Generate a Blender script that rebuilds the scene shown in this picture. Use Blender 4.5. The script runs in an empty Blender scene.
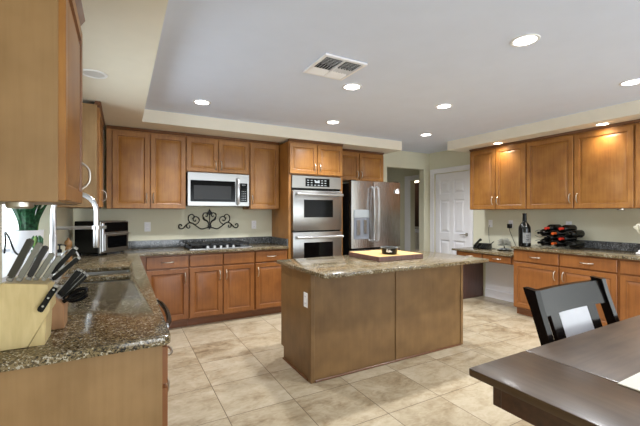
import bpy, bmesh, math, random
from mathutils import Vector, Matrix
PI = math.pi
R = math.radians
scene = bpy.context.scene
C = scene.collection

# ------------------------------------------------------------------ camera, world, lights, exposure
cam_d = bpy.data.cameras.new('camera')
cam_d.sensor_width = 36.0
cam_d.lens = 357.85 * 36 / 640
cam_d.shift_y = -0.33 / 640
cam_d.clip_start = 0.02
cam = bpy.data.objects.new('camera', cam_d)
cam.location = (0, 0, 1.366)
cam.rotation_euler = (PI / 2, 0, -R(28.919))
C.objects.link(cam)
scene.camera = cam

scene.view_settings.view_transform = 'Standard'
scene.view_settings.look = 'None'
scene.view_settings.gamma = 1
scene.view_settings.use_curve_mapping = False
scene.view_settings.exposure = 0.6
scene.cycles.max_bounces = 10
scene.cycles.diffuse_bounces = 6
scene.cycles.glossy_bounces = 4
scene.cycles.sample_clamp_indirect = 6
scene.cycles.caustics_reflective = False
scene.cycles.caustics_refractive = False

world = bpy.data.worlds.new('daylight')
scene.world = world
world.use_nodes = True
wn = world.node_tree
wn.nodes['Background'].inputs[0].default_value = (0.86, 0.94, 1.0, 1)
wn.nodes['Background'].inputs[1].default_value = 2.2


def area(name, loc, rot, sx, sy, power, col):
    d = bpy.data.lights.new(name, 'AREA')
    d.shape = 'RECTANGLE'
    d.size, d.size_y = sx, sy
    d.energy = power
    d.color = col
    o = bpy.data.objects.new(name, d)
    o.location = loc
    o.rotation_euler = rot
    C.objects.link(o)
    return o


# daylight through the patio doors behind the camera, plus an added dining-end fill
PATIO_W, LEFT_W, SINK_W = 62, 26, 15
area('patio_daylight', (2.3, -3.35, 1.0), (PI / 2, 0, 0), 3.9, 1.9, PATIO_W, (0.86, 0.93, 1.0))
area('dining_fill_light', (5.15, -1.55, 1.5), (PI / 2, 0, PI / 2), 2.6, 1.7, LEFT_W, (0.86, 0.93, 1.0))  # added fill light, the right wall has no window there
area('sink_window_daylight', (-1.02, 2.98, 1.62), (PI / 2, 0, -PI / 2), 1.9, 1.4, SINK_W, (0.93, 0.97, 1.0))
DOWN_W, SOFFIT_W, HALL_W = 84, 13, 6


def spot(name, loc, watts, col, parent=None):
    d = bpy.data.lights.new(name, 'SPOT')
    d.energy = watts
    d.color = col
    d.spot_size = R(150)
    d.spot_blend = 1.0
    d.shadow_soft_size = 0.06
    o = bpy.data.objects.new(name, d)
    o.location = loc
    o.parent = parent
    C.objects.link(o)


# added fill spots without fittings: four behind the camera, one in the hall
for x_, y_ in ((1.9, -0.9), (3.9, -0.9), (1.0, -2.3), (3.0, -2.3)):
    spot('dining_fill_spot', (x_, y_, 2.48), 52, (0.96, 0.98, 1.0))
spot('hall_fill_spot', (4.3, 6.3, 2.48), 9, (1.0, 0.98, 0.96))  # added out of sight to light the hall doorway trim

# ------------------------------------------------------------------ materials


def lin(c):
    return tuple((x / 255 / 12.92) if x / 255 <= 0.04045 else ((x / 255 + 0.055) / 1.055) ** 2.4 for x in c) + (1,)


def mat_new(name):
    m = bpy.data.materials.new(name)
    m.use_nodes = True
    nt = m.node_tree
    return m, nt, nt.nodes, nt.links, nt.nodes['Principled BSDF']


def plain(name, rgb, rough=0.5, metal=0.0, var=0.0, scale=20, coat=0.0, bump=0.0, spec=0.5):
    m, nt, N, L, B = mat_new(name)
    B.inputs['Specular IOR Level'].default_value = spec
    B.inputs['Roughness'].default_value = rough
    B.inputs['Metallic'].default_value = metal
    if coat:
        B.inputs['Coat Weight'].default_value = coat
        B.inputs['Coat Roughness'].default_value = 0.08
    tc = N.new('ShaderNodeTexCoord')
    nz = N.new('ShaderNodeTexNoise')
    nz.inputs['Scale'].default_value = scale
    nz.inputs['Detail'].default_value = 4
    L.new(tc.outputs['Object'], nz.inputs['Vector'])
    cr = N.new('ShaderNodeValToRGB')
    a = lin(rgb)
    cr.color_ramp.elements[0].position = 0.3
    cr.color_ramp.elements[1].position = 0.7
    cr.color_ramp.elements[0].color = tuple(x * (1 - var) for x in a[:3]) + (1,)
    cr.color_ramp.elements[1].color = tuple(min(1, x * (1 + var)) for x in a[:3]) + (1,)
    L.new(nz.outputs['Fac'], cr.inputs['Fac'])
    L.new(cr.outputs['Color'], B.inputs['Base Color'])
    if bump:
        bp = N.new('ShaderNodeBump')
        bp.inputs['Strength'].default_value = bump
        bp.inputs['Distance'].default_value = 0.002
        L.new(nz.outputs['Fac'], bp.inputs['Height'])
        L.new(bp.outputs['Normal'], B.inputs['Normal'])
    return m


def wood(name, dark, light, rough=0.35, stretch=(14, 14, 0.9), coat=0.25, blotch=0.35):
    """Streaky wood grain running along one local axis, with slow blotches."""
    m, nt, N, L, B = mat_new(name)
    tc = N.new('ShaderNodeTexCoord')
    oi = N.new('ShaderNodeObjectInfo')
    add = N.new('ShaderNodeVectorMath')
    add.operation = 'ADD'
    mul = N.new('ShaderNodeVectorMath')
    mul.operation = 'SCALE'
    mul.inputs[0].default_value = (31, 17, 23)
    L.new(oi.outputs['Random'], mul.inputs['Scale'])
    L.new(tc.outputs['Object'], add.inputs[0])
    L.new(mul.outputs[0], add.inputs[1])
    mp = N.new('ShaderNodeMapping')
    mp.inputs['Scale'].default_value = stretch
    L.new(add.outputs[0], mp.inputs['Vector'])
    n1 = N.new('ShaderNodeTexNoise')
    n1.inputs['Scale'].default_value = 4
    n1.inputs['Detail'].default_value = 6
    n1.inputs['Distortion'].default_value = 0.4
    L.new(mp.outputs[0], n1.inputs['Vector'])
    n2 = N.new('ShaderNodeTexNoise')
    n2.inputs['Scale'].default_value = 5
    n2.inputs['Detail'].default_value = 3
    L.new(add.outputs[0], n2.inputs['Vector'])
    mx = N.new('ShaderNodeMix')
    mx.data_type = 'FLOAT'
    mx.inputs[0].default_value = blotch
    L.new(n1.outputs['Fac'], mx.inputs[2])
    L.new(n2.outputs['Fac'], mx.inputs[3])
    cr = N.new('ShaderNodeValToRGB')
    cr.color_ramp.elements[0].position = 0.32
    cr.color_ramp.elements[1].position = 0.68
    cr.color_ramp.elements[0].color = lin(dark)
    cr.color_ramp.elements[1].color = lin(light)
    L.new(mx.outputs[0], cr.inputs['Fac'])
    L.new(cr.outputs['Color'], B.inputs['Base Color'])
    B.inputs['Roughness'].default_value = rough
    B.inputs['Coat Weight'].default_value = coat
    B.inputs['Coat Roughness'].default_value = 0.15
    return m


def granite(name, cols, rough=0.12, scale=1.0):
    """Polished speckled stone: two cell layers and a soft cloud between four colours."""
    m, nt, N, L, B = mat_new(name)
    tc = N.new('ShaderNodeTexCoord')
    v1 = N.new('ShaderNodeTexVoronoi')
    v1.inputs['Scale'].default_value = 200 * scale
    v2 = N.new('ShaderNodeTexVoronoi')
    v2.inputs['Scale'].default_value = 110 * scale
    nz = N.new('ShaderNodeTexNoise')
    nz.inputs['Scale'].default_value = 14
    nz.inputs['Detail'].default_value = 5
    for n in (v1, v2, nz):
        L.new(tc.outputs['Object'], n.inputs['Vector'])
    s1 = N.new('ShaderNodeSeparateColor')
    L.new(v1.outputs['Color'], s1.inputs[0])
    s2 = N.new('ShaderNodeSeparateColor')
    L.new(v2.outputs['Color'], s2.inputs[0])
    cr = N.new('ShaderNodeValToRGB')
    cr.color_ramp.interpolation = 'CONSTANT'
    el = cr.color_ramp.elements
    pos = [0, 0.22, 0.5, 0.8]
    while len(el) < 4:
        el.new(0.5)
    for e, p, c in zip(el, pos, cols):
        e.position = p
        e.color = lin(c)
    mx = N.new('ShaderNodeMix')
    mx.data_type = 'FLOAT'
    mx.inputs[0].default_value = 0.35
    L.new(s1.outputs[0], mx.inputs[2])
    L.new(s2.outputs[1], mx.inputs[3])
    ad = N.new('ShaderNodeMath')
    ad.operation = 'MULTIPLY_ADD'
    ad.inputs[1].default_value = 0.5
    ad.inputs[2].default_value = -0.25
    L.new(nz.outputs['Fac'], ad.inputs[0])
    a2 = N.new('ShaderNodeMath')
    a2.operation = 'ADD'
    L.new(mx.outputs[0], a2.inputs[0])
    L.new(ad.outputs[0], a2.inputs[1])
    L.new(a2.outputs[0], cr.inputs['Fac'])
    L.new(cr.outputs['Color'], B.inputs['Base Color'])
    B.inputs['Roughness'].default_value = rough
    return m


def travertine(name):
    m, nt, N, L, B = mat_new(name)
    tc = N.new('ShaderNodeTexCoord')
    mp = N.new('ShaderNodeMapping')
    P_ = 0.4848
    mp.inputs['Location'].default_value = (-0.6155 / P_, -2.8735 / P_, 0)
    mp.inputs['Scale'].default_value = (1 / P_, 1 / P_, 1)
    L.new(tc.outputs['Object'], mp.inputs['Vector'])
    br = N.new('ShaderNodeTexBrick')
    br.offset = 0
    br.squash = 1
    br.inputs['Scale'].default_value = 1
    br.inputs['Brick Width'].default_value = 1
    br.inputs['Row Height'].default_value = 1
    br.inputs['Mortar Size'].default_value = 0.0062
    br.inputs['Mortar Smooth'].default_value = 0.2
    br.inputs['Color1'].default_value = (0, 0, 0, 1)
    br.inputs['Color2'].default_value = (1, 1, 1, 1)
    br.inputs['Bias'].default_value = 0
    L.new(mp.outputs[0], br.inputs['Vector'])
    # each tile gets its own piece of stone
    fl = N.new('ShaderNodeVectorMath')
    fl.operation = 'FLOOR'
    L.new(mp.outputs[0], fl.inputs[0])
    wnz = N.new('ShaderNodeTexWhiteNoise')
    wnz.noise_dimensions = '2D'
    L.new(fl.outputs[0], wnz.inputs['Vector'])
    off = N.new('ShaderNodeVectorMath')
    off.operation = 'SCALE'
    off.inputs['Scale'].default_value = 40
    L.new(wnz.outputs['Color'], off.inputs[0])
    ad = N.new('ShaderNodeVectorMath')
    ad.operation = 'ADD'
    L.new(tc.outputs['Object'], ad.inputs[0])
    L.new(off.outputs[0], ad.inputs[1])
    mp2 = N.new('ShaderNodeMapping')
    mp2.inputs['Scale'].default_value = (1.0, 1.7, 1)
    mp2.inputs['Rotation'].default_value = (0, 0, 0.5)
    L.new(ad.outputs[0], mp2.inputs['Vector'])
    n1 = N.new('ShaderNodeTexNoise')
    n1.inputs['Scale'].default_value = 2.6
    n1.inputs['Detail'].default_value = 9
    n1.inputs['Roughness'].default_value = 0.62
    n1.inputs['Distortion'].default_value = 1.1
    L.new(mp2.outputs[0], n1.inputs['Vector'])
    n2 = N.new('ShaderNodeTexNoise')
    n2.inputs['Scale'].default_value = 14
    n2.inputs['Detail'].default_value = 6
    n2.inputs['Distortion'].default_value = 1.5
    L.new(mp2.outputs[0], n2.inputs['Vector'])
    cr = N.new('ShaderNodeValToRGB')
    el = cr.color_ramp.elements
    cols = [(0.30, (120, 101, 76)), (0.40, (152, 136, 110)), (0.50, (171, 157, 132)), (0.70, (193, 182, 160))]
    while len(el) < 4:
        el.new(0.5)
    for e, (p, c) in zip(el, cols):
        e.position = p
        e.color = lin(c)
    mx = N.new('ShaderNodeMix')
    mx.data_type = 'FLOAT'
    mx.inputs[0].default_value = 0.3
    L.new(n1.outputs['Fac'], mx.inputs[2])
    L.new(n2.outputs['Fac'], mx.inputs[3])
    # tile to tile shade
    tv = N.new('ShaderNodeMath')
    tv.operation = 'MULTIPLY_ADD'
    tv.inputs[1].default_value = 0.10
    tv.inputs[2].default_value = -0.05
    L.new(wnz.outputs['Value'], tv.inputs[0])
    sm = N.new('ShaderNodeMath')
    sm.operation = 'ADD'
    L.new(mx.outputs[0], sm.inputs[0])
    L.new(tv.outputs[0], sm.inputs[1])
    L.new(sm.outputs[0], cr.inputs['Fac'])
    gm = N.new('ShaderNodeMix')
    gm.data_type = 'RGBA'
    L.new(br.outputs['Fac'], gm.inputs[0])
    L.new(cr.outputs['Color'], gm.inputs[6])
    gm.inputs[7].default_value = lin((98, 82, 62))
    L.new(gm.outputs[2], B.inputs['Base Color'])
    B.inputs['Roughness'].default_value = 0.33
    bp = N.new('ShaderNodeBump')
    bp.inputs['Strength'].default_value = 0.25
    bp.inputs['Distance'].default_value = 0.003
    iv = N.new('ShaderNodeMath')
    iv.operation = 'SUBTRACT'
    iv.inputs[0].default_value = 1
    L.new(br.outputs['Fac'], iv.inputs[1])
    L.new(iv.outputs[0], bp.inputs['Height'])
    L.new(bp.outputs['Normal'], B.inputs['Normal'])
    return m


def steel(name, rgb=(162, 161, 159), rough=0.3, horiz=True):
    m, nt, N, L, B = mat_new(name)
    B.inputs['Metallic'].default_value = 1
    B.inputs['Base Color'].default_value = lin(rgb)
    tc = N.new('ShaderNodeTexCoord')
    mp = N.new('ShaderNodeMapping')
    mp.inputs['Scale'].default_value = (2, 2, 260) if horiz else (260, 260, 2)
    L.new(tc.outputs['Object'], mp.inputs['Vector'])
    nz = N.new('ShaderNodeTexNoise')
    nz.inputs['Scale'].default_value = 3
    nz.inputs['Detail'].default_value = 3
    L.new(mp.outputs[0], nz.inputs['Vector'])
    mr = N.new('ShaderNodeMapRange')
    mr.inputs['To Min'].default_value = rough - 0.05
    mr.inputs['To Max'].default_value = rough + 0.07
    L.new(nz.outputs['Fac'], mr.inputs['Value'])
    L.new(mr.outputs[0], B.inputs['Roughness'])
    return m


def glow(name, rgb, strength):
    m, nt, N, L, B = mat_new(name)
    B.inputs['Base Color'].default_value = (0.9, 0.9, 0.9, 1)
    B.inputs['Emission Color'].default_value = lin(rgb)
    B.inputs['Emission Strength'].default_value = strength
    return m


def glass(name):
    """Thin window pane: clear, with a little mirror reflection at the surface."""
    m, nt, N, L, B = mat_new(name)
    N.remove(B)
    tr = N.new('ShaderNodeBsdfTransparent')
    tr.inputs[0].default_value = (0.97, 0.99, 0.98, 1)
    gl = N.new('ShaderNodeBsdfGlossy')
    gl.inputs['Roughness'].default_value = 0.02
    fr = N.new('ShaderNodeFresnel')
    fr.inputs['IOR'].default_value = 1.3
    mx = N.new('ShaderNodeMixShader')
    L.new(fr.outputs[0], mx.inputs[0])
    L.new(tr.outputs[0], mx.inputs[1])
    L.new(gl.outputs[0], mx.inputs[2])
    L.new(mx.outputs[0], N['Material Output'].inputs['Surface'])
    return m


M = {}
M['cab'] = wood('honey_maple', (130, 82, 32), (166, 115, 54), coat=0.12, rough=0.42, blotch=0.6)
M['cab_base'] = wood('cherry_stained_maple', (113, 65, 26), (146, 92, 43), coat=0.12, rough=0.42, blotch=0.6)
M['cab_dark'] = wood('dark_stained_edge', (88, 54, 30), (112, 70, 40))
M['dark_groove'] = wood('dark_groove_wood', (104, 62, 28), (128, 82, 40))  # darker wood for the groove faces of the raised panels
M['kick'] = wood('stained_toe_kick', (112, 66, 36), (136, 84, 48), stretch=(0.9, 14, 14))
M['veneer'] = wood('tan_veneer', (128, 97, 58), (154, 121, 80), rough=0.5, coat=0.0, blotch=0.75)
M['island'] = wood('brown_island_veneer', (104, 76, 44), (129, 98, 60), rough=0.45, stretch=(9, 9, 0.7), coat=0.06, blotch=0.75)
M['gable'] = wood('plum_brown_panel', (72, 48, 42), (92, 62, 54))
M['wall'] = plain('beige_paint', (216, 213, 191), 0.8, 0, 0.015, 8)
M['splash_wall'] = plain('grey_beige_paint', (205, 200, 182), 0.8, 0, 0.015, 8)
M['soffit'] = plain('cream_ceiling_paint', (228, 222, 208), 0.85, 0, 0.015, 8)
M['ceiling'] = plain('white_ceiling_paint', (216, 225, 246), 0.9, 0, 0.015, 5)
M['white'] = plain('white_gloss_paint', (238, 238, 243), 0.4, 0, 0.01, 8)
M['plastic'] = plain('white_plastic', (236, 236, 238), 0.35, 0, 0.01, 8)
M['floor'] = travertine('travertine_tile')
M['granite'] = granite('brown_speckled_granite', [(26, 24, 22), (84, 72, 52), (126, 110, 81), (176, 169, 154)])
M['granite_dark'] = granite('grey_speckled_granite', [(28, 28, 30), (60, 61, 62), (92, 94, 95), (148, 150, 152)])
M['steel'] = steel('brushed_steel')
M['steel_v'] = steel('brushed_steel_vertical', (170, 169, 168), 0.26, False)
M['chrome'] = plain('polished_chrome', (205, 206, 209), 0.28, 1)
M['nickel'] = plain('satin_nickel', (198, 192, 182), 0.32, 1)
M['black'] = plain('black_plastic', (13, 13, 14), 0.25, spec=0.2)
M['black_glass'] = plain('black_glass', (8, 8, 9), 0.08, spec=0.1)
M['mw_screen'] = plain('grey_microwave_screen', (54, 55, 56), 0.25, spec=0.1)
M['recess_grey'] = plain('grey_recess_plastic', (112, 117, 126), 0.4)
M['iron'] = plain('black_iron', (22, 20, 20), 0.5, 0.3)
M['grate'] = plain('cast_iron', (20, 21, 23), 0.45, 0.2, 0.2, 60)
M['maple_block'] = wood('pale_maple', (192, 170, 118), (216, 195, 144), rough=0.5, stretch=(12, 12, 2), coat=0.05)
M['walnut_block'] = wood('red_brown_block', (146, 106, 70), (172, 128, 88), rough=0.5, coat=0.05)
M['espresso'] = wood('espresso_gloss_wood', (15, 13, 13), (23, 19, 19), rough=0.16, coat=0.0)
M['espresso'].node_tree.nodes['Principled BSDF'].inputs['Specular IOR Level'].default_value = 0.12
M['table'] = wood('dark_brown_table_wood', (68, 52, 38), (104, 83, 64), rough=0.36, stretch=(1.2, 14, 14), coat=0.1, blotch=0.55)
M['table_end'] = wood('dark_brown_table_end_wood', (68, 52, 38), (102, 82, 64), rough=0.36, stretch=(14, 1.2, 14), coat=0.1, blotch=0.55)
for k_ in ('table', 'table_end'):
    M[k_].node_tree.nodes['Principled BSDF'].inputs['Specular IOR Level'].default_value = 0.3
M['apron'] = wood('dark_red_brown_wood', (58, 36, 24), (84, 54, 36), rough=0.4, stretch=(1.2, 14, 14))
M['pale_panel'] = plain('pale_grey_chair_panel', (196, 196, 202), 0.35, 0, 0.03, 14)  # even pale grey for the middle panel of the chair back
M['placemat'] = plain('white_woven_mat', (232, 228, 214), 0.7, 0, 0.04, 200)
M['board_top'] = wood('pale_end_grain', (190, 150, 88), (208, 172, 108), rough=0.5, stretch=(2, 16, 10))
M['board_side'] = wood('dark_walnut_edge', (70, 44, 38), (110, 76, 66), rough=0.5, stretch=(26, 26, 1))
M['leaf'] = plain('dark_green_leaf', (44, 96, 62), 0.35, 0, 0.8, 48)
M['leaf_light'] = plain('yellow_green_leaf', (112, 148, 70), 0.4, 0, 0.35, 26)
M['pot'] = plain('white_ceramic', (232, 232, 236), 0.3)
M['soil'] = plain('potting_soil', (50, 38, 28), 0.95, 0, 0.4, 80, 0, 0.5)
M['bottle'] = plain('dark_bottle_glass', (10, 11, 10), 0.14, spec=0.35)
M['label_grey'] = plain('grey_paper_label', (120, 122, 122), 0.6, 0, 0.25, 70)
M['red_foil'] = plain('red_foil', (196, 52, 36), 0.3, 0.3)
M['orange_foil'] = plain('orange_foil', (214, 96, 40), 0.3, 0.3)
M['vase'] = plain('ivory_ceramic', (232, 228, 210), 0.4, 0, 0.04, 30)
M['glass'] = glass('clear_glass')
M['lamp'] = glow('lamp_diffuser', (255, 250, 240), 9)
M['lamp_warm'] = glow('warm_lamp_diffuser', (255, 238, 205), 9)
M['lamp_off'] = plain('frosted_lamp_lens', (205, 205, 206), 0.4)
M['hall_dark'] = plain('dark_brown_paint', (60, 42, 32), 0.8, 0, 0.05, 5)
M['ornament'] = plain('silver_grey_fibre', (182, 182, 172), 0.6, 0, 0.4, 60)
M['brown_wood'] = wood('turned_brown_wood', (126, 88, 50), (164, 122, 74))
M['clear_soap'] = plain('pale_grey_plastic', (170, 174, 174), 0.2)
M['display'] = plain('printed_display', (150, 156, 160), 0.4)

# ------------------------------------------------------------------ mesh helpers


def box(bm, lo, hi, bev=0.0, mi=0, seg=1):
    lo, hi = Vector(lo), Vector(hi)
    r = bmesh.ops.create_cube(bm, size=1)
    vs = r['verts']
    c, s = (lo + hi) / 2, hi - lo
    for v in vs:
        v.co = Vector((v.co.x * s.x, v.co.y * s.y, v.co.z * s.z)) + c
    fs = set(f for v in vs for f in v.link_faces)
    for f in fs:
        f.material_index = mi
    if bev:
        es = list(set(e for v in vs for e in v.link_edges))
        bmesh.ops.bevel(bm, geom=es, offset=bev, segments=seg, affect='EDGES', profile=0.5)


def tube(bm, pts, r, seg=8, mi=0, cap=True):
    """Round rod along a path; r is one radius or one per point."""
    pts = [Vector(p) for p in pts]
    n = len(pts)
    if isinstance(r, (list, tuple)):
        rs = []
        for i in range(n):
            q = i * (len(r) - 1) / (n - 1)
            j = min(int(q), len(r) - 2)
            rs.append(r[j] + (r[j + 1] - r[j]) * (q - j))
    else:
        rs = [r] * n
    tan = []
    for i in range(n):
        a = pts[max(i - 1, 0)]
        b = pts[min(i + 1, n - 1)]
        t = (b - a)
        tan.append(t.normalized() if t.length > 1e-9 else Vector((0, 0, 1)))
    up = Vector((0, 0, 1)) if abs(tan[0].z) < 0.9 else Vector((1, 0, 0))
    u = tan[0].cross(up).normalized()
    rings = []
    for i in range(n):
        u = (u - tan[i] * u.dot(tan[i]))
        u = u.normalized() if u.length > 1e-6 else tan[i].orthogonal().normalized()
        w = tan[i].cross(u)
        rings.append([bm.verts.new(pts[i] + (u * math.cos(2 * PI * k / seg) + w * math.sin(2 * PI * k / seg)) * rs[i]) for k in range(seg)])
    for i in range(n - 1):
        for k in range(seg):
            f = bm.faces.new((rings[i][k], rings[i][(k + 1) % seg], rings[i + 1][(k + 1) % seg], rings[i + 1][k]))
            f.material_index = mi
    if cap:
        for rg, rev in ((rings[0], False), (rings[-1], True)):
            f = bm.faces.new(rg if rev else rg[::-1])
            f.material_index = mi


def lathe(bm, prof, seg=24, c=(0, 0, 0), mi=0):
    """Profile (radius, height) turned about a vertical axis through c."""
    c = Vector(c)
    rings = []
    for r, z in prof:
        if r < 1e-6:
            rings.append([bm.verts.new(c + Vector((0, 0, z)))])
        else:
            rings.append([bm.verts.new(c + Vector((r * math.cos(2 * PI * k / seg), r * math.sin(2 * PI * k / seg), z))) for k in range(seg)])
    for a, b in zip(rings, rings[1:]):
        for k in range(seg):
            if len(a) == 1 and len(b) == 1:
                continue
            if len(a) == 1:
                vs = (a[0], b[(k + 1) % seg], b[k])
            elif len(b) == 1:
                vs = (a[k], a[(k + 1) % seg], b[0])
            else:
                vs = (a[k], a[(k + 1) % seg], b[(k + 1) % seg], b[k])
            f = bm.faces.new(vs)
            f.material_index = mi


def prism(bm, poly, plane, t0, t1, mi=0):
    """Polygon in plane 'xz' / 'yz' / 'xy' pushed along the third axis from t0 to t1."""
    def pt(p, t):
        a, b = p
        return {'xz': (a, t, b), 'yz': (t, a, b), 'xy': (a, b, t)}[plane]
    A = [bm.verts.new(pt(p, t0)) for p in poly]
    B_ = [bm.verts.new(pt(p, t1)) for p in poly]
    fs = [bm.faces.new(A), bm.faces.new(B_[::-1])]
    n = len(poly)
    for i in range(n):
        fs.append(bm.faces.new((A[i], B_[i], B_[(i + 1) % n], A[(i + 1) % n])))
    for f in fs:
        f.material_index = mi


def obj(name, bm, mats, parent=None, loc=(0, 0, 0), smooth=35):
    bmesh.ops.recalc_face_normals(bm, faces=bm.faces[:])
    me = bpy.data.meshes.new(name)
    bm.to_mesh(me)
    bm.free()
    for m in (mats if isinstance(mats, (list, tuple)) else [mats]):
        me.materials.append(M[m] if isinstance(m, str) else m)
    if smooth:
        for p in me.polygons:
            p.use_smooth = True
        me.set_sharp_from_angle(angle=R(smooth))
    o = bpy.data.objects.new(name, me)
    o.location = loc
    C.objects.link(o)
    if parent:
        o.parent = parent
    return o


def NB():
    return bmesh.new()


def tag(o, label, cat, group=None):
    o['label'] = label
    o['category'] = cat
    if group:
        o['group'] = group
    return o


def thing(name, label, cat, loc=(0, 0, 0), rotz=0, group=None):
    o = bpy.data.objects.new(name, None)
    o.empty_display_size = 0.05
    o.location = loc
    o.rotation_euler = (0, 0, rotz)
    C.objects.link(o)
    return tag(o, label, cat, group)


def struct(name, bm, mats, parent=None, smooth=0):
    o = obj(name, bm, mats, parent, smooth=smooth)
    if parent is None:
        o['kind'] = 'structure'
    return o


def dup(root, label, loc=None, rotz=None):
    r = root.copy()
    C.objects.link(r)
    if loc is not None:
        r.location = loc
    if rotz is not None:
        r.rotation_euler = (0, 0, rotz)
    r['label'] = label
    for ch in list(root.children):
        c = ch.copy()
        if ch.type == 'LIGHT':
            c.data = ch.data
        C.objects.link(c)
        c.parent = r
        for g in ch.children:
            d = g.copy()
            C.objects.link(d)
            d.parent = c
    return r


def simple(name, lo, hi, mats, parent=None, bev=0.0):
    bm = NB()
    box(bm, lo, hi, bev)
    return obj(name, bm, mats, parent)


# ------------------------------------------------------------------ room shell
XL, XR, YB, YF = -0.5, 5.22, 5.06, -3.4
ZS, ZT = 2.369, 2.51
HX, HY = 5.32, 8.0          # hall right wall, hall end

bm = NB()
box(bm, (XL - 0.5, YF - 0.15, -0.1), (HX + 1.6, HY + 0.1, 0))
struct('floor', bm, 'floor')

bm = NB()
box(bm, (XL - 0.15, YF - 0.15, ZT), (HX + 1.6, HY + 0.1, ZT + 0.1))
ceil = struct('ceiling', bm, 'ceiling')
# lowered soffits round three sides of the raised ceiling: risers and undersides
bm = NB()
prism(bm, [(XL, YF), (0.19, YF), (0.19, 4.395), (3.933, 4.395), (3.933, YB), (XL, YB)], 'xy', ZS, ZT)
struct('soffit', bm, 'soffit', ceil)
bm = NB()
prism(bm, [(4.581, YF), (XR, YF), (XR, 4.052), (4.581, 4.052)], 'xy', ZS, ZT)
struct('soffit', bm, 'soffit', ceil)

# left wall with the opening of the sink window (Y 2.2..3.74, Z 1.054..2.2)
bm = NB()
W0, W1, WZ0, WZ1 = 2.22, 3.74, 1.054, 2.16
for lo, hi in (((XL - 0.12, YF, 0), (XL, W0, ZT)), ((XL - 0.12, W1, 0), (XL, YB + 0.12, ZT)),
               ((XL - 0.12, W0, 0), (XL, W1, WZ0 - 0.03)), ((XL - 0.12, W0, WZ1), (XL, W1, ZT))):
    box(bm, lo, hi)
struct('wall_left', bm, 'wall')

# garden window: deep white sill, side cheeks, frame, glass
bm = NB()
GX = -0.9
box(bm, (GX, W0, WZ0 - 0.03), (XL, W1, WZ0))
box(bm, (GX, W0 - 0.03, WZ0 - 0.03), (XL - 0.121, W0, WZ1 + 0.03))
for lo, hi in (((GX, WZ0 - 0.03), (GX + 0.045, WZ1 + 0.03)), ((XL - 0.165, WZ0 - 0.03), (XL - 0.121, WZ1 + 0.03)),
               ((GX + 0.045, WZ0 - 0.03), (XL - 0.165, WZ0 + 0.02)), ((GX + 0.045, WZ1 - 0.03), (XL - 0.165, WZ1 + 0.03))):
    box(bm, (lo[0], W1, lo[1]), (hi[0], W1 + 0.03, hi[1]))
box(bm, (GX, W0, WZ1), (XL, W1, WZ1 + 0.03))
win = struct('window_1', bm, 'white')
bm = NB()
for lo, hi in (((W0, WZ0), (W0 + 0.05, WZ1)), ((W1 - 0.05, WZ0), (W1, WZ1)), ((W0, WZ0), (W1, WZ0 + 0.05)),
               ((W0, WZ1 - 0.05), (W1, WZ1)), ((2.955, WZ0), (3.005, WZ1))):
    box(bm, (GX - 0.05, lo[0], lo[1]), (GX, hi[0], hi[1]), 0.004)
struct('window_frame', bm, 'white', win)
bm = NB()
box(bm, (GX - 0.03, W0 + 0.05, WZ0 + 0.05), (GX - 0.024, W1 - 0.05, WZ1 - 0.05))
box(bm, (GX + 0.045, W1 + 0.012, WZ0 + 0.02), (XL - 0.165, W1 + 0.018, WZ1 - 0.03))
struct('window_glass', bm, 'glass', win)
bm = NB()
box(bm, (GX + 0.008, W1 - 0.02, 1.19), (GX + 0.03, W1 - 0.0005, 1.29), 0.004)
struct('window_latch', bm, 'nickel', win)

# back wall with the hall opening (X 4.176..5.08, up to 2.235)
OX0, OX1, OZ = 4.176, 5.08, 2.2
bm = NB()
for lo, hi in (((XL - 0.12, YB, 0), (OX0, YB + 0.13, ZT)), ((OX1, YB, 0), (HX, YB + 0.13, ZT)),
               ((OX0, YB, OZ), (OX1, YB + 0.13, ZT))):
    box(bm, lo, hi)
struct('wall_back', bm, 'wall')

# right wall with the panelled door (slab opening Y 4.15..4.93, Z 2.10)
DY0, DY1, DZ = 4.145, 4.925, 2.1
bm = NB()
for lo, hi in (((XR, YF, 0), (XR + 0.12, DY0, ZT)), ((XR, DY1, 0), (XR + 0.12, YB, ZT)), ((XR, DY0, DZ), (XR + 0.12, DY1, ZT))):
    box(bm, lo, hi)
struct('wall_right', bm, 'wall')


def ring_panel(bm, x0, x1, z0, z1, prof, y0=0.0, mi=0, back=None, dark_groove=()):
    """Nested rectangles (inset, depth) from the outer edge to a filled middle; faces look to -Y."""
    rings = []
    for ins, d in prof:
        a, b, c, e = x0 + ins, x1 - ins, z0 + ins, z1 - ins
        rings.append([bm.verts.new((x, y0 + d, z)) for x, z in ((a, c), (b, c), (b, e), (a, e))])
    for q, (r0, r1) in enumerate(zip(rings, rings[1:])):
        for k in range(4):
            f = bm.faces.new((r0[k], r0[(k + 1) % 4], r1[(k + 1) % 4], r1[k]))
            f.material_index = 1 if q in dark_groove else mi
    bm.faces.new(rings[-1]).material_index = mi
    if back is not None:
        bm.faces.new(rings[0][::-1]).material_index = mi


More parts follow.
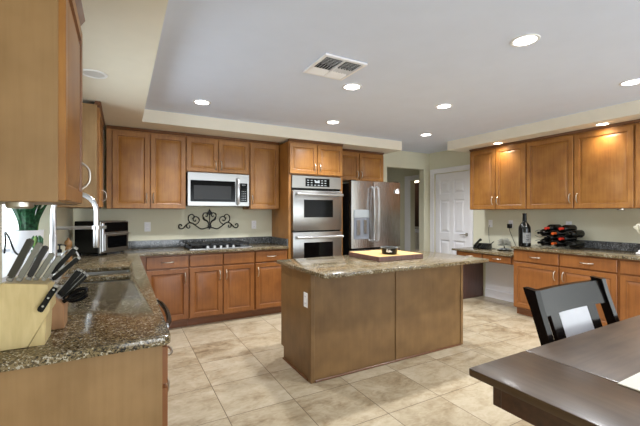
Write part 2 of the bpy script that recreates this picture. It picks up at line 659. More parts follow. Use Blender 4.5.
# six-panel door: built facing -Y in its own frame, turned to face the room
door = bpy.data.objects.new('door_1', None)
door['kind'] = 'structure'
door.location = (XR + 0.02, DY1, 0)
door.rotation_euler = (0, 0, -PI / 2)
C.objects.link(door)
DW = DY1 - DY0
bm = NB()
box(bm, (0.005, 0.022, 0.01), (DW - 0.005, 0.045, DZ - 0.005))
stiles = [0.005, 0.115, 0.345, 0.435, 0.665, DW - 0.005]
rows = [0.01, 0.22, 0.86, 1.0, 1.6, 1.72, 1.96, DZ - 0.005]
for a, b in ((0, 1), (2, 3), (4, 5)):
    box(bm, (stiles[a], 0.0, rows[0]), (stiles[b], 0.022, rows[-1]), 0.004)
for a, b in ((0, 1), (2, 3), (4, 5), (6, 7)):
    for c, d in ((1, 2), (3, 4)):
        box(bm, (stiles[c], 0.0, rows[a]), (stiles[d], 0.022, rows[b]), 0.004)
for c, d in ((1, 2), (3, 4)):
    for a, b in ((1, 2), (3, 4), (5, 6)):
        ring_panel(bm, stiles[c] + 0.012, stiles[d] - 0.012, rows[a] + 0.012, rows[b] - 0.012,
                   [(0, 0.0215), (0.014, 0.019), (0.042, 0.004)])
struct('door_panel', bm, 'white', door)
bm = NB()
lathe(bm, [(0, 0), (0.028, 0.0), (0.028, 0.008), (0.012, 0.012), (0.012, 0.045), (0, 0.045)], 16)
for v in bm.verts:
    v.co = Vector((DW - 0.065 + v.co.x, -v.co.z, 0.985 + v.co.y))
tube(bm, [(DW - 0.065, -0.04, 0.985), (DW - 0.10, -0.043, 0.988), (DW - 0.15, -0.04, 0.982), (DW - 0.185, -0.04, 0.975)], [0.009, 0.009, 0.007, 0.006])
struct('door_handle', bm, 'nickel', door, 35)
bm = NB()
c0, c1 = -0.088, DW + 0.088
for lo, hi in (((c0, -0.041, 0), (-0.004, -0.021, DZ + 0.09)), ((DW + 0.004, -0.041, 0), (c1, -0.021, DZ + 0.09)),
               ((-0.004, -0.041, DZ + 0.004), (DW + 0.004, -0.021, DZ + 0.09))):
    box(bm, lo, hi, 0.004)
for lo, hi in (((c0, -0.05, 0), (c0 + 0.025, -0.041, DZ + 0.09)), ((c1 - 0.025, -0.05, 0), (c1, -0.041, DZ + 0.09)),
               ((c0, -0.05, DZ + 0.065), (c1, -0.041, DZ + 0.09))):
    box(bm, lo, hi, 0.003)
struct('door_casing', bm, 'white', door)

# wall behind the camera with the wide patio opening
bm = NB()
for lo, hi in (((XL - 0.12, YF - 0.12, 0), (0.3, YF, ZT)), ((4.3, YF - 0.12, 0), (XR + 0.12, YF, ZT)), ((0.3, YF - 0.12, 2.25), (4.3, YF, ZT))):
    box(bm, lo, hi)
struct('wall_front', bm, 'wall')

# hall beyond the opening
bm = NB()
HD0, HD1, HDZ = 5.26, 5.68, 2.04
for lo, hi in (((HX, YB + 0.13, 0), (HX + 0.12, HD0, ZT)), ((HX, HD1, 0), (HX + 0.12, HY, ZT)), ((HX, HD0, HDZ), (HX + 0.12, HD1, ZT)),
               ((3.0, HY, 0), (HX + 0.12, HY + 0.12, ZT)), ((3.0, YB + 0.13, 0), (3.12, HY, ZT))):
    box(bm, lo, hi)
struct('wall_hall', bm, 'wall')
bm = NB()
for lo, hi in (((HX - 0.025, HD0 - 0.06, 0), (HX + 0.0, HD0, HDZ + 0.1)), ((HX - 0.025, HD1, 0), (HX, HD1 + 0.16, HDZ + 0.1)),
               ((HX - 0.025, HD0, HDZ), (HX, HD1, HDZ + 0.1))):
    box(bm, lo, hi, 0.004)
struct('trim_1', bm, 'white')
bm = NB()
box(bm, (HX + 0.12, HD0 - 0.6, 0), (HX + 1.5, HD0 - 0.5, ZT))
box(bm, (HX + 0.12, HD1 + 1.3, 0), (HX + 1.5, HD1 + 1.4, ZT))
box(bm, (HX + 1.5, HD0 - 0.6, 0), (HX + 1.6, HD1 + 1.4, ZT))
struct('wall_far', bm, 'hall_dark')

# white wall panel and baseboard below the desk
bm = NB()
box(bm, (XR - 0.012, 2.98, 0), (XR, 3.82, 0.75))
box(bm, (XR - 0.028, 2.98, 0), (XR - 0.012, 3.82, 0.13), 0.004)
struct('baseboard_right', bm, 'white')

# ------------------------------------------------------------------ cabinets
DOOR_PROF = [(0, 0.02), (0, 0.003), (0.003, 0.0), (0.05, 0.0), (0.054, 0.009), (0.062, 0.012), (0.090, 0.003), (0.094, 0.0022)]
DRAWER_PROF = [(0, 0.02), (0, 0.004), (0.004, 0.0), (0.012, 0.0)]


def bow_handle(parent, x, z, vert=True, L_=0.115, label=None):
    bm = NB()
    pts = []
    for i in range(9):
        t = -1 + i / 4
        y = -0.032 * (1 - abs(t) ** 3)
        pts.append((x, y + 0.002, z + t * L_ / 2) if vert else (x + t * L_ / 2, y + 0.002, z))
    tube(bm, pts, [0.0065] + [0.0052] * 7 + [0.0065], 8)
    return obj('handle', bm, 'nickel', parent)


def cab_door(root, x0, x1, z0, z1, mat, hx=None, hz=None):
    """Raised panel door standing 2 cm proud of the face frame at local y = 0."""
    bm = NB()
    ring_panel(bm, x0, x1, z0, z1, DOOR_PROF, -0.02, back=True, dark_groove=(3,))
    d = obj('door', bm, [mat, 'dark_groove'], root, smooth=20)
    if hx is not None:
        h = bow_handle(d, hx, hz)
        h.location = (0, -0.02, 0)
    return d


def cab_drawer(root, x0, x1, z0, z1, mat, handle=True):
    bm = NB()
    ring_panel(bm, x0, x1, z0, z1, DRAWER_PROF, -0.02, back=True)
    d = obj('drawer', bm, mat, root, smooth=20)
    if handle:
        h = bow_handle(d, (x0 + x1) / 2, (z0 + z1) / 2, False, 0.13)
        h.location = (0, -0.02, 0)
    return d


UP0, UP1 = 1.413, 2.335
G_UP, G_BASE = 'wall cabinets round the kitchen', 'base cabinets along the walls'


def wall_cabinet(label, loc, rotz, w, depth, z0, z1, doors, mat='cab', body=None, crown=True, ctop=ZS - 0.002):
    """doors: list of (x0, x1, handle x); stands on its wall, front at local y = 0."""
    t = thing('wall_cabinet', label, 'cabinet', loc, rotz, G_UP)
    simple('cabinet_body', (0, 0, z0), (w, depth, z1), body or mat, t, 0.002)
    for a, b, hx in doors:
        cab_door(t, a, b, z0 + 0.006, z1 - 0.022, mat, hx, z0 + 0.13 if z1 - z0 > 0.6 else z0 + 0.10)
    if crown:
        bm = NB()
        prism(bm, [(-0.003, z1), (-0.03, ctop - 0.002), (-0.022, ctop), (0.02, ctop), (0.02, z1)], 'yz', 0.001, w - 0.001)
        obj('crown', bm, 'cab_dark', t)
    return t


fy = 4.77
wall_cabinet('maple wall cabinet with two tall doors in the back corner, left of the microwave', (-0.16, fy, 0), 0, 0.861, YB - fy - 0.002, UP0, UP1,
             [(0.06, 0.445, 0.415), (0.459, 0.855, 0.489)])
wall_cabinet('short maple wall cabinet with two doors directly above the microwave', (0.703, fy, 0), 0, 0.818, YB - fy - 0.002, 1.885, UP1,
             [(0.008, 0.394, 0.364), (0.406, 0.81, 0.436)])
wall_cabinet('narrow single-door maple wall cabinet between microwave and wall ovens', (1.523, fy, 0), 0, 0.441, YB - fy - 0.002, UP0, UP1,
             [(0.012, 0.432, 0.04)])
wall_cabinet('short maple wall cabinet with two doors above the refrigerator', (2.833, 4.744, 0), 0, 1.0, YB - 4.744 - 0.002, 1.875, UP1,
             [(0.012, 0.494, 0.464), (0.508, 0.992, 0.538)])
# left wall: near one over the knife blocks, far one by the back corner
wall_cabinet('large wall cabinet nearest the camera, over the knife blocks, showing its tan end panel', (-0.178, 1.39, 0), PI / 2, 0.565, 0.32, 1.40, 2.2,
             [(0.008, 0.557, 0.525)], body='veneer', ctop=2.245)
wall_cabinet('wall cabinet beyond the sink window with a pale end panel and one door', (-0.198, 3.774, 0), PI / 2, 0.95, 0.3, UP0, UP1,
             [(0.014, 0.70, 0.66)], body='veneer')
# right wall run, front doors at X = 4.838, first door edge at Y = 3.836
ux = 4.858
wall_cabinet('maple wall cabinet with two narrow doors above the desk, beside the white door', (ux, 3.84, 0), -PI / 2, 0.912, XR - ux - 0.002, UP0, UP1,
             [(0.01, 0.444, 0.41), (0.456, 0.906, 0.49)])
wall_cabinet('maple wall cabinet with two wide doors above the wine rack', (ux, 2.926, 0), -PI / 2, 1.182, XR - ux - 0.002, UP0, UP1,
             [(0.01, 0.584, 0.55), (0.598, 1.176, 0.632)])
wall_cabinet('maple wall cabinet above the white vase, cut by the right edge of the photo', (ux, 1.742, 0), -PI / 2, 1.0, XR - ux - 0.002, UP0, UP1,
             [(0.012, 0.49, 0.455), (0.504, 0.988, 0.538)])

BZ1 = 0.88


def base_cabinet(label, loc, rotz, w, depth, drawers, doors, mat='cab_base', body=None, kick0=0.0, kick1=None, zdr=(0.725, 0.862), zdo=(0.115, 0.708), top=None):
    t = thing('base_cabinet', label, 'cabinet', loc, rotz, G_BASE)
    simple('cabinet_body', (0, 0, 0.1), (w, depth, top or BZ1), body or mat, t, 0.002)
    simple('toe_kick', (kick0, 0.075, 0), (w if kick1 is None else kick1, depth, 0.0995), 'kick', t)
    for a, b, h in drawers:
        cab_drawer(t, a, b, zdr[0], zdr[1], mat, h)
    for a, b, hx in doors:
        cab_door(t, a, b, zdo[0], zdo[1], mat, hx, zdo[1] - 0.11)
    return t


by = 4.474
bd = YB - by - 0.002
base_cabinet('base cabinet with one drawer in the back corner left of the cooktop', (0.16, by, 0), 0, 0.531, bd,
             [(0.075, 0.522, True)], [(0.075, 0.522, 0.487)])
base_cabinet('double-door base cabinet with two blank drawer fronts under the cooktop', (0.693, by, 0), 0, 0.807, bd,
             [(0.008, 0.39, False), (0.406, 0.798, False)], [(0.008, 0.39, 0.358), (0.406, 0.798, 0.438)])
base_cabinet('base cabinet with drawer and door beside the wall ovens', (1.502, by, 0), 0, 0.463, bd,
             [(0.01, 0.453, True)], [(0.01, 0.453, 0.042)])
# left wall: drawer unit, dishwasher, sink unit
lx = 0.13
ld = lx - XL - 0.002
base_cabinet('tan end-panelled base cabinet at the near end of the left counter', (lx, 1.44, 0), PI / 2, 0.33, ld,
             [(0.016, 0.322, True)], [(0.016, 0.322, 0.28)], body='veneer')
sk = base_cabinet('sink base cabinet on the window wall past the dishwasher', (lx, 2.39, 0), PI / 2, 2.08, ld,
                  [(0.02, 0.5, False), (0.51, 1.0, False)], [(0.02, 0.5, 0.46), (0.51, 1.0, 0.55)], top=0.66)
bm = NB()
for lo, hi in (((0, 0, 0.661), (2.08, 0.02, BZ1)), ((0, 0.021, 0.661), (0.02, ld, BZ1)), ((1.2, 0.021, 0.661), (1.22, ld, BZ1))):
    box(bm, lo, hi)
obj('upper_frame', bm, 'cab_base', sk)
# right wall, doors at X = 4.60
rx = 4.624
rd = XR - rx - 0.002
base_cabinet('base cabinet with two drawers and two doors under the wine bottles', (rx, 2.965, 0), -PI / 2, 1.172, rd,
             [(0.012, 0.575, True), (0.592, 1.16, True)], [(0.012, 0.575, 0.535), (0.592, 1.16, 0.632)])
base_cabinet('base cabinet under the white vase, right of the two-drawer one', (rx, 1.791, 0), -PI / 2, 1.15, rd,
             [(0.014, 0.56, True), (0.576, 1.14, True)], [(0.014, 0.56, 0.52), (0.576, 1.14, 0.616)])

# dishwasher in the left run, black bar handle
t = thing('dishwasher', 'dishwasher with black bar handle set in the left counter', 'dishwasher', (lx, 1.776, 0), PI / 2)
simple('dishwasher_body', (0.002, 0.0, 0.1), (0.606, ld - 0.02, 0.872), 'black', t)
simple('dishwasher_door', (0.004, -0.024, 0.11), (0.604, -0.001, 0.868), 'steel', t, 0.004)
bm = NB()
tube(bm, [(0.03 + 0.55 * i / 8, -0.05 - 0.03 * math.sin(PI * i / 8) ** 0.5, 0.835) for i in range(9)], 0.012, 10)
dh = obj('handle', bm, 'black', t)
bm = NB()
for x in (0.03, 0.58):
    tube(bm, [(x, -0.024, 0.835), (x, -0.058, 0.835)], 0.014, 10)
obj('handle_mount', bm, 'chrome', dh)

# tall oven cabinet
t = thing('oven_cabinet', 'tall maple cabinet holding the double wall oven', 'cabinet', (1.967, 4.44, 0))
od = YB - 4.44 - 0.002
bm = NB()
for lo, hi in (((0, 0, 0.1), (0.042, od, UP1)), ((0.824, 0, 0.1), (0.864, od, UP1)), ((0.042, 0, 1.885), (0.824, od, UP1)),
               ((0.042, 0, 0.1), (0.824, od, 0.43)), ((0.042, od - 0.02, 0.43), (0.824, od, 1.885))):
    box(bm, lo, hi, 0.001)
obj('cabinet_body', bm, 'cab', t)
simple('toe_kick', (0.002, 0.075, 0), (0.862, od, 0.0995), 'kick', t)
cab_door(t, 0.012, 0.427, 1.9, 2.312, 'cab', 0.392, 2.0)
cab_door(t, 0.439, 0.852, 1.9, 2.312, 'cab', 0.474, 2.0)
cab_drawer(t, 0.012, 0.852, 0.13, 0.41, 'cab', True)
bm = NB()
prism(bm, [(-0.003, UP1), (-0.03, ZS - 0.004), (-0.022, ZS - 0.002), (0.02, ZS - 0.002), (0.02, UP1)], 'yz', 0.001, 0.863)
obj('crown', bm, 'cab_dark', t)

# double wall oven
t = thing('double_wall_oven', 'stainless steel double wall oven in the tall maple cabinet', 'oven', (2.011, 4.436, 0))
OW = 0.778
simple('oven_body', (0.004, 0.006, 0.44), (OW - 0.004, 0.55, 1.878), 'black', t)
bm = NB()
box(bm, (0, -0.02, 1.705), (OW, 0.005, 1.876), 0.004)
cp = obj('control_panel', bm, 'steel', t)
simple('display', (0.2, -0.022, 1.73), (0.585, -0.019, 1.845), 'black_glass', cp)
bm = NB()
random.seed(3)
for i in range(6):
    for j in range(3):
        if 2 <= i <= 3 and j == 1:
            continue
        box(bm, (0.225 + i * 0.055, -0.0235, 1.745 + j * 0.033), (0.255 + i * 0.055, -0.0222, 1.755 + j * 0.033))
box(bm, (0.345, -0.0235, 1.782), (0.42, -0.0222, 1.808))
obj('keypad', bm, 'display', cp)
for z0, z1, wz0, wz1, hz in ((1.12, 1.672, 1.30, 1.545, 1.617), (0.45, 1.098, 0.70, 0.955, 1.03)):
    bm = NB()
    box(bm, (0, -0.045, z0), (OW, 0.004, z1), 0.006, seg=2)
    dr = obj('door', bm, 'steel', t)
    bm = NB()
    box(bm, (0.165, -0.048, wz0), (0.625, -0.0445, wz1), 0.0)
    obj('oven_window', bm, 'black_glass', dr)
    bm = NB()
    tube(bm, [(0.035, -0.105, hz), (OW - 0.02, -0.105, hz)], 0.0165, 12)
    for x in (0.05, OW - 0.04):
        box(bm, (x - 0.016, -0.106, hz - 0.018), (x + 0.016, -0.044, hz + 0.018), 0.005)
    obj('handle', bm, 'chrome', dr)

# over-the-range microwave
t = thing('microwave', 'stainless over-the-range microwave below the short maple cabinet', 'microwave', (0.712, 4.705, 0))
mw, m0, m1 = 0.792, 1.452, 1.878
simple('microwave_body', (0.002, 0.022, m0), (mw - 0.002, YB - 4.705 - 0.004, m1), 'black', t)
simple('front_frame', (0, 0, m0), (mw, 0.021, m1), 'steel', t, 0.004)
bm = NB()
box(bm, (0.035, -0.006, m0 + 0.055), (0.60, 0.001, m1 - 0.10), 0.003)
md = obj('door', bm, 'black_glass', t)
simple('door_screen', (0.075, -0.0075, m0 + 0.085), (0.545, -0.0055, m1 - 0.165), 'mw_screen', md)
simple('control_panel', (0.665, -0.004, m0 + 0.055), (0.765, 0.001, m1 - 0.12), 'black_glass', t)
bm = NB()
for i in range(3):
    for j in range(6):
        box(bm, (0.685 + i * 0.024, -0.0055, m0 + 0.075 + j * 0.024), (0.699 + i * 0.024, -0.0042, m0 + 0.082 + j * 0.024))
box(bm, (0.69, -0.0055, m1 - 0.147), (0.74, -0.0042, m1 - 0.137))
obj('keypad', bm, 'display', t)
bm = NB()
hp = [(0.632, -0.003, m0 + 0.025)] + [(0.632, -0.045 - 0.018 * math.sin(PI * i / 8), m0 + 0.04 + (m1 - m0 - 0.12) * i / 8) for i in range(9)] + [(0.632, -0.003, m1 - 0.065)]
tube(bm, hp, 0.014, 10)
obj('handle', bm, 'chrome', t)

# refrigerator
t = thing('refrigerator', 'stainless french-door refrigerator with water dispenser, beside the hall opening', 'refrigerator', (2.98, 4.42, 0))
FW = 0.955
simple('fridge_body', (0.012, 0.085, 0.02), (FW - 0.012, YB - 4.42 - 0.02, 1.815), 'black', t, 0.006)


def bulged(bm, x0, x1, z0, z1, y0, y1, sag, n=6):
    """Door slab whose front bows gently outward."""
    top, bot = [], []
    prof = []
    for i in range(n + 1):
        u = i / n
        prof.append((x0 + (x1 - x0) * u, y0 - sag * (1 - (2 * u - 1) ** 2)))
    prof += [(x1, y1), (x0, y1)]
    prism(bm, prof, 'xy', z0, z1)


SPL = 0.415
bm = NB()
bulged(bm, 0.004, SPL - 0.003, 0.83, 1.845, 0.015, 0.08, 0.012)
ld_ = obj('door', bm, 'steel_v', t)
bm = NB()
box(bm, (0.045, -0.006, 1.29), (0.32, 0.02, 1.41), 0.003)
dp = obj('dispenser', bm, 'display', ld_)
bm = NB()
box(bm, (0.045, -0.001, 0.97), (0.32, 0.02, 1.288), 0.003)
box(bm, (0.055, -0.006, 0.965), (0.31, 0.0, 0.99), 0.002)
obj('dispenser_recess', bm, 'recess_grey', ld_)
bm = NB()
box(bm, (0.085, -0.016, 1.03), (0.145, -0.001, 1.26), 0.004)
box(bm, (0.215, -0.016, 1.05), (0.265, -0.001, 1.26), 0.004)
obj('dispenser_paddle', bm, 'steel_v', ld_)
bm = NB()
bulged(bm, SPL + 0.003, FW - 0.004, 0.83, 1.845, 0.015, 0.08, 0.014)
rd_ = obj('door', bm, 'steel_v', t)
for d, x, s in ((ld_, SPL - 0.04, -1), (rd_, SPL + 0.045, 1)):
    bm = NB()
    pts = [(x, 0.0, 0.93)] + [(x + 0.0 * s, -0.05 - 0.022 * math.sin(PI * i / 10), 0.95 + 0.79 * i / 10) for i in range(11)] + [(x, 0.0, 1.76)]
    tube(bm, pts, 0.016, 10)
    obj('handle', bm, 'chrome', d)
bm = NB()
bulged(bm, 0.004, FW - 0.004, 0.09, 0.80, 0.015, 0.08, 0.012)
fz = obj('freezer_drawer', bm, 'steel_v', t)
bm = NB()
tube(bm, [(0.08, 0, 0.72), (0.09, -0.055, 0.72), (FW - 0.09, -0.055, 0.72), (FW - 0.08, 0, 0.72)], 0.014, 10)
obj('handle', bm, 'chrome', fz)
bm = NB()
box(bm, (0.05, 0.1, 0.0), (FW - 0.05, 0.5, 0.02))
obj('foot_grille', bm, 'black', t)
for x in (0.02, FW - 0.1):
    simple('hinge_cover', (x, 0.03, 1.846), (x + 0.08, 0.13, 1.862), 'black', t, 0.004)
# white clip magnet on the right fridge door
t = thing('magnet_clip', 'small white magnet clip high on the right refrigerator door', 'magnet', (3.845, 4.421, 1.70))
simple('clip_body', (-0.04, -0.018, -0.03), (0.035, -0.001, 0.02), 'plastic', t, 0.004)
bm = NB()
tube(bm, [(-0.02, -0.012, 0.018), (0.0, -0.02, 0.045), (0.03, -0.012, 0.03)], 0.007, 8)
obj('clip_lever', bm, 'plastic', t)

# ------------------------------------------------------------------ worktops
Z0, Z1 = 0.882, 0.914


def slab(name, poly, label, mat='granite', z0=Z0, z1=Z1, hole=None):
    bm = NB()
    vs = [bm.verts.new((x, y, z1)) for x, y in poly]
    es = [bm.edges.new((vs[i], vs[(i + 1) % len(vs)])) for i in range(len(vs))]
    for h in (hole or []):
        hv = [bm.verts.new((x, y, z1)) for x, y in h]
        es += [bm.edges.new((hv[i], hv[(i + 1) % len(hv)])) for i in range(len(hv))]
    r = bmesh.ops.triangle_fill(bm, use_beauty=True, use_dissolve=False, edges=es)
    fs = [g for g in r['geom'] if isinstance(g, bmesh.types.BMFace)]
    ex = bmesh.ops.extrude_face_region(bm, geom=fs)
    for g in ex['geom']:
        if isinstance(g, bmesh.types.BMVert):
            g.co.z = z0
    bmesh.ops.recalc_face_normals(bm, faces=bm.faces[:])
    # soften the front arrises
    be = [e for e in bm.edges if len(e.link_faces) == 2 and e.calc_face_angle(0) > 1.2]
    bmesh.ops.bevel(bm, geom=be, offset=0.004, segments=2, affect='EDGES', profile=0.5)
    o = obj(name, bm, mat, None, smooth=30)
    return o


def rrect(x0, x1, y0, y1, r=0.03, n=4):
    pts = []
    for cx, cy, a0 in ((x1 - r, y1 - r, 0), (x0 + r, y1 - r, 90), (x0 + r, y0 + r, 180), (x1 - r, y0 + r, 270)):
        for i in range(n + 1):
            a = R(a0 + 90 * i / n)
            pts.append((cx + r * math.cos(a), cy + r * math.sin(a)))
    return pts


BOWL_F = (-0.36, 0.055, 3.07, 3.44)
BOWL_N = (-0.36, 0.052, 2.72, 2.945)
cr_ = 0.03
polyL = [(XL + 0.002, 1.412), (0.158 - cr_, 1.412)] + [(0.158 - cr_ + cr_ * math.sin(R(a)), 1.412 + cr_ - cr_ * math.cos(R(a))) for a in (22, 45, 68, 90)] + \
        [(0.158, 4.42), (1.962, 4.42), (1.962, YB - 0.002), (XL + 0.002, YB - 0.002)]
wt = slab('countertop', polyL, '', hole=[rrect(*BOWL_F), rrect(*BOWL_N)])
tag(wt, 'L-shaped brown granite countertop running from the knife blocks round to the cooktop', 'countertop')
simple('backsplash', (-0.47, YB - 0.024, Z1 + 0.001), (1.962, YB - 0.002, 1.012), 'granite_dark', wt, 0.002)

simple('side_splash', (1.942, 4.44, Z1 + 0.001), (1.962, YB - 0.025, 1.012), 'granite_dark', wt, 0.002)

t = thing('kitchen_sink', 'undermount double-bowl sink in the counter below the window', 'sink', (0, 0, 0))
for (x0, x1, y0, y1) in (BOWL_F, BOWL_N):
    bm = NB()
    zt, zb = Z0 - 0.001, 0.70
    outer = rrect(x0 - 0.006, x1 + 0.006, y0 - 0.006, y1 + 0.006, 0.034)
    inner = rrect(x0 + 0.012, x1 - 0.012, y0 + 0.012, y1 - 0.012, 0.04)
    A = [bm.verts.new((x, y, zt)) for x, y in outer]
    A2 = [bm.verts.new((x, y, zt)) for x, y in rrect(x0 - 0.001, x1 + 0.001, y0 - 0.001, y1 + 0.001, 0.03)]
    B_ = [bm.verts.new((x, y, zb)) for x, y in inner]
    n = len(A)
    for i in range(n):
        j = (i + 1) % n
        bm.faces.new((A[i], A[j], A2[j], A2[i]))
        bm.faces.new((A2[i], A2[j], B_[j], B_[i]))
    bm.faces.new(B_)
    b = obj('bowl', bm, 'steel', t)
    bm = NB()
    lathe(bm, [(0, 0.004), (0.03, 0.004), (0.042, 0.001), (0.045, 0.0)], 20, ((x0 + x1) / 2, (y0 + y1) / 2, zb + 0.001))
    obj('drain', bm, 'chrome', b)

# island worktop and body
ISL = (1.288, 3.141, 2.268, 3.195)
iw = slab('countertop', [(ISL[0], ISL[2]), (ISL[1], ISL[2]), (ISL[1], ISL[3]), (ISL[0], ISL[3])], '')
tag(iw, 'speckled granite countertop of the kitchen island, under the cutting board', 'countertop')

t = thing('kitchen_island', 'brown wood-panelled kitchen island body in the middle of the room', 'kitchen island', (1.322, 2.54, 0))
IW, ID = 1.765, 0.615
bm = NB()
prism(bm, [(0, 0), (ID - 0.06, 0), (ID - 0.06, 0.115), (ID, 0.115), (ID, 0.8815), (0, 0.8815)], 'yz', 0, IW)
obj('island_body', bm, 'island', t)
for x0, x1, nm in ((-0.008, 0.028, 'corner_strip'), (IW - 0.028, IW + 0.008, 'corner_strip'), (0.868, 0.893, 'batten')):
    simple(nm, (x0, -0.009, 0.0), (x1, 0.0, 0.8812), 'island', t, 0.003)
simple('corner_strip', (-0.008, 0.0, 0.0), (0.0, 0.045, 0.8812), 'island', t, 0.003)
bm = NB()
box(bm, (0.029, -0.014, 0), (IW - 0.029, -0.0, 0.018), 0.004)
box(bm, (-0.013, 0.046, 0), (0.0, ID - 0.06, 0.018), 0.004)
obj('base_shoe', bm, 'cab_dark', t)
for k in range(4):
    a = 0.012 + k * 0.437
    bm = NB()
    ring_panel(bm, a, a + 0.425, 0.13, 0.86, DOOR_PROF, -0.02, back=True)
    for v in bm.verts:
        v.co = Vector((IW - v.co.x, ID - v.co.y, v.co.z))
    obj('door', bm, 'island', t, smooth=20)

# right wall worktop with backsplash, and the lower desk
wr = slab('countertop', [(4.578, 0.62), (XR - 0.002, 0.62), (XR - 0.002, 2.975), (4.578, 2.975)], '')
tag(wr, 'grey speckled granite countertop under the wine rack on the right wall', 'countertop')
simple('backsplash', (XR - 0.024, 0.62, Z1 + 0.001), (XR - 0.002, 2.55, 1.012), 'granite_dark', wr, 0.002)

t = thing('desk', 'built-in desk with low granite top and two drawers beside the white door', 'desk', (0, 0, 0))
sl = slab('desktop', [(4.60, 2.978), (XR - 0.002, 2.978), (XR - 0.002, 3.985), (4.60, 3.985)], '', z0=0.768, z1=0.798)
sl.parent = t
simple('desk_frame', (4.65, 2.979, 0.655), (4.86, 3.93, 0.7675), 'cab_base', t)
simple('end_panel', (4.64, 3.85, 0.0), (XR - 0.03, 3.875, 0.6545), 'gable', t, 0.002)
for i, (a, b) in enumerate(((0.055, 0.47), (0.49, 0.925))):
    bm = NB()
    ring_panel(bm, a, b, 0.665, 0.758, DRAWER_PROF, -0.02, back=True)
    d = obj('drawer', bm, 'cab_base', t)
    d.location = (4.65, 3.93, 0)
    d.rotation_euler = (0, 0, -PI / 2)
    h = bow_handle(d, (a + b) / 2, 0.712, False, 0.12)
    h.location = (0, -0.02, 0)

# ------------------------------------------------------------------ cooktop, iron scroll, outlets
t = thing('gas_cooktop', 'black gas cooktop with cast-iron grates set in the back counter', 'cooktop', (0.705, 4.51, Z1 + 0.001))
CW, CD = 0.765, 0.47
simple('cooktop_tray', (0, 0, 0), (CW, CD, 0.012), 'black_glass', t, 0.003)
simple('front_trim', (0.0, -0.022, 0), (CW, -0.001, 0.014), 'steel', t, 0.003)
for i in range(3):
    bm = NB()
    a, b = 0.012 + i * 0.248, 0.012 + i * 0.248 + 0.242
    y0, y1, z0, z1 = 0.06, CD - 0.012, 0.044, 0.064
    for x in (a, b - 0.014, (a + b) / 2 - 0.006):
        box(bm, (x, y0, z0), (x + 0.014, y1, z1), 0.002)
    for y in (y0, y1 - 0.014, (y0 + y1) / 2, y0 + 0.1, y1 - 0.11):
        box(bm, (a, y, z0), (b, y + 0.014, z1), 0.002)
    for x in (a, b - 0.014):
        for y in (y0, y1 - 0.014):
            box(bm, (x, y, 0.0121), (x + 0.014, y + 0.014, z0))
    obj('grate', bm, 'grate', t)
for x, y in ((0.13, 0.16), (0.13, 0.36), (0.38, 0.26), (0.63, 0.16), (0.63, 0.36)):
    bm = NB()
    lathe(bm, [(0, 0.018), (0.034, 0.018), (0.038, 0.014), (0.038, 0.006), (0.05, 0.004), (0.05, 0)], 20, (x, y, 0.0121))
    obj('burner', bm, 'iron', t)
for k in range(5):
    bm = NB()
    lathe(bm, [(0, 0.03), (0.014, 0.03), (0.018, 0.026), (0.021, 0.0)], 16, (0.22 + k * 0.08, 0.03, 0.0121))
    obj('knob', bm, 'chrome', t)


def spiral(c, r0, r1, a0, a1, n=18):
    return [(c[0] + (r0 + (r1 - r0) * i / n) * math.cos(R(a0 + (a1 - a0) * i / n)),
             c[1] + (r0 + (r1 - r0) * i / n) * math.sin(R(a0 + (a1 - a0) * i / n))) for i in range(n + 1)]


def catmull(pts, n=6):
    P = [Vector(p) for p in pts]
    P = [P[0] * 2 - P[1]] + P + [P[-1] * 2 - P[-2]]
    out = []
    for i in range(1, len(P) - 2):
        for k in range(n):
            t_ = k / n
            a, b, c, d = P[i - 1:i + 3]
            out.append(0.5 * (2 * b + (c - a) * t_ + (2 * a - 5 * b + 4 * c - d) * t_ ** 2 + (3 * b - a - 3 * c + d) * t_ ** 3))
    out.append(P[-2])
    return out


t = thing('iron_wall_scroll', 'black wrought-iron scroll ornament on the wall above the cooktop', 'wall decoration', (1.052, YB - 0.012, 1.14))
K = 0.0019


def zp(x, y, s=1):
    return Vector((s * (x - 280) * K, 0, (203 - y) * K * 1.08))


for s in (1, -1):
    bm = NB()
    for path, r in (([(280, 190), (305, 195), (335, 201), (365, 186), (395, 163), (420, 160), (445, 178), (460, 193), (477, 197), (489, 187), (487, 172), (474, 170), (469, 180)], 0.0062),
                    ([(395, 163), (385, 172), (366, 165), (352, 148), (356, 130), (374, 119), (392, 127), (392, 143), (380, 149), (374, 140)], 0.0055),
                    ([(395, 163), (412, 158), (426, 140), (422, 114), (404, 104), (388, 113), (390, 128), (402, 130)], 0.0055),
                    ([(420, 160), (436, 172), (436, 188), (424, 194), (415, 186), (420, 177)], 0.0055),
                    ([(284, 180), (294, 150), (312, 138), (326, 118), (322, 99), (304, 94), (293, 106), (300, 119), (310, 114)], 0.0055),
                    ([(290, 160), (302, 148), (318, 142), (324, 128), (316, 122)], 0.0045)):
        tube(bm, catmull([zp(x, y, s) for x, y in path], 5), r * 1.25, 6)
    obj('scroll_arm', bm, 'iron', t)
bm = NB()
tube(bm, [zp(280, 195), zp(280, 110)], 0.006, 8)
prism(bm, [(p.x, p.z) for p in (zp(280, 66), zp(290, 84), zp(300, 92), zp(290, 104), zp(280, 112), zp(270, 104), zp(260, 92), zp(270, 84))], 'xz', -0.006, 0.006)
prism(bm, [(p.x, p.z) for p in (zp(280, 165), zp(295, 182), zp(280, 206), zp(265, 182))], 'xz', -0.007, 0.007)
obj('center_spear', bm, 'iron', t)


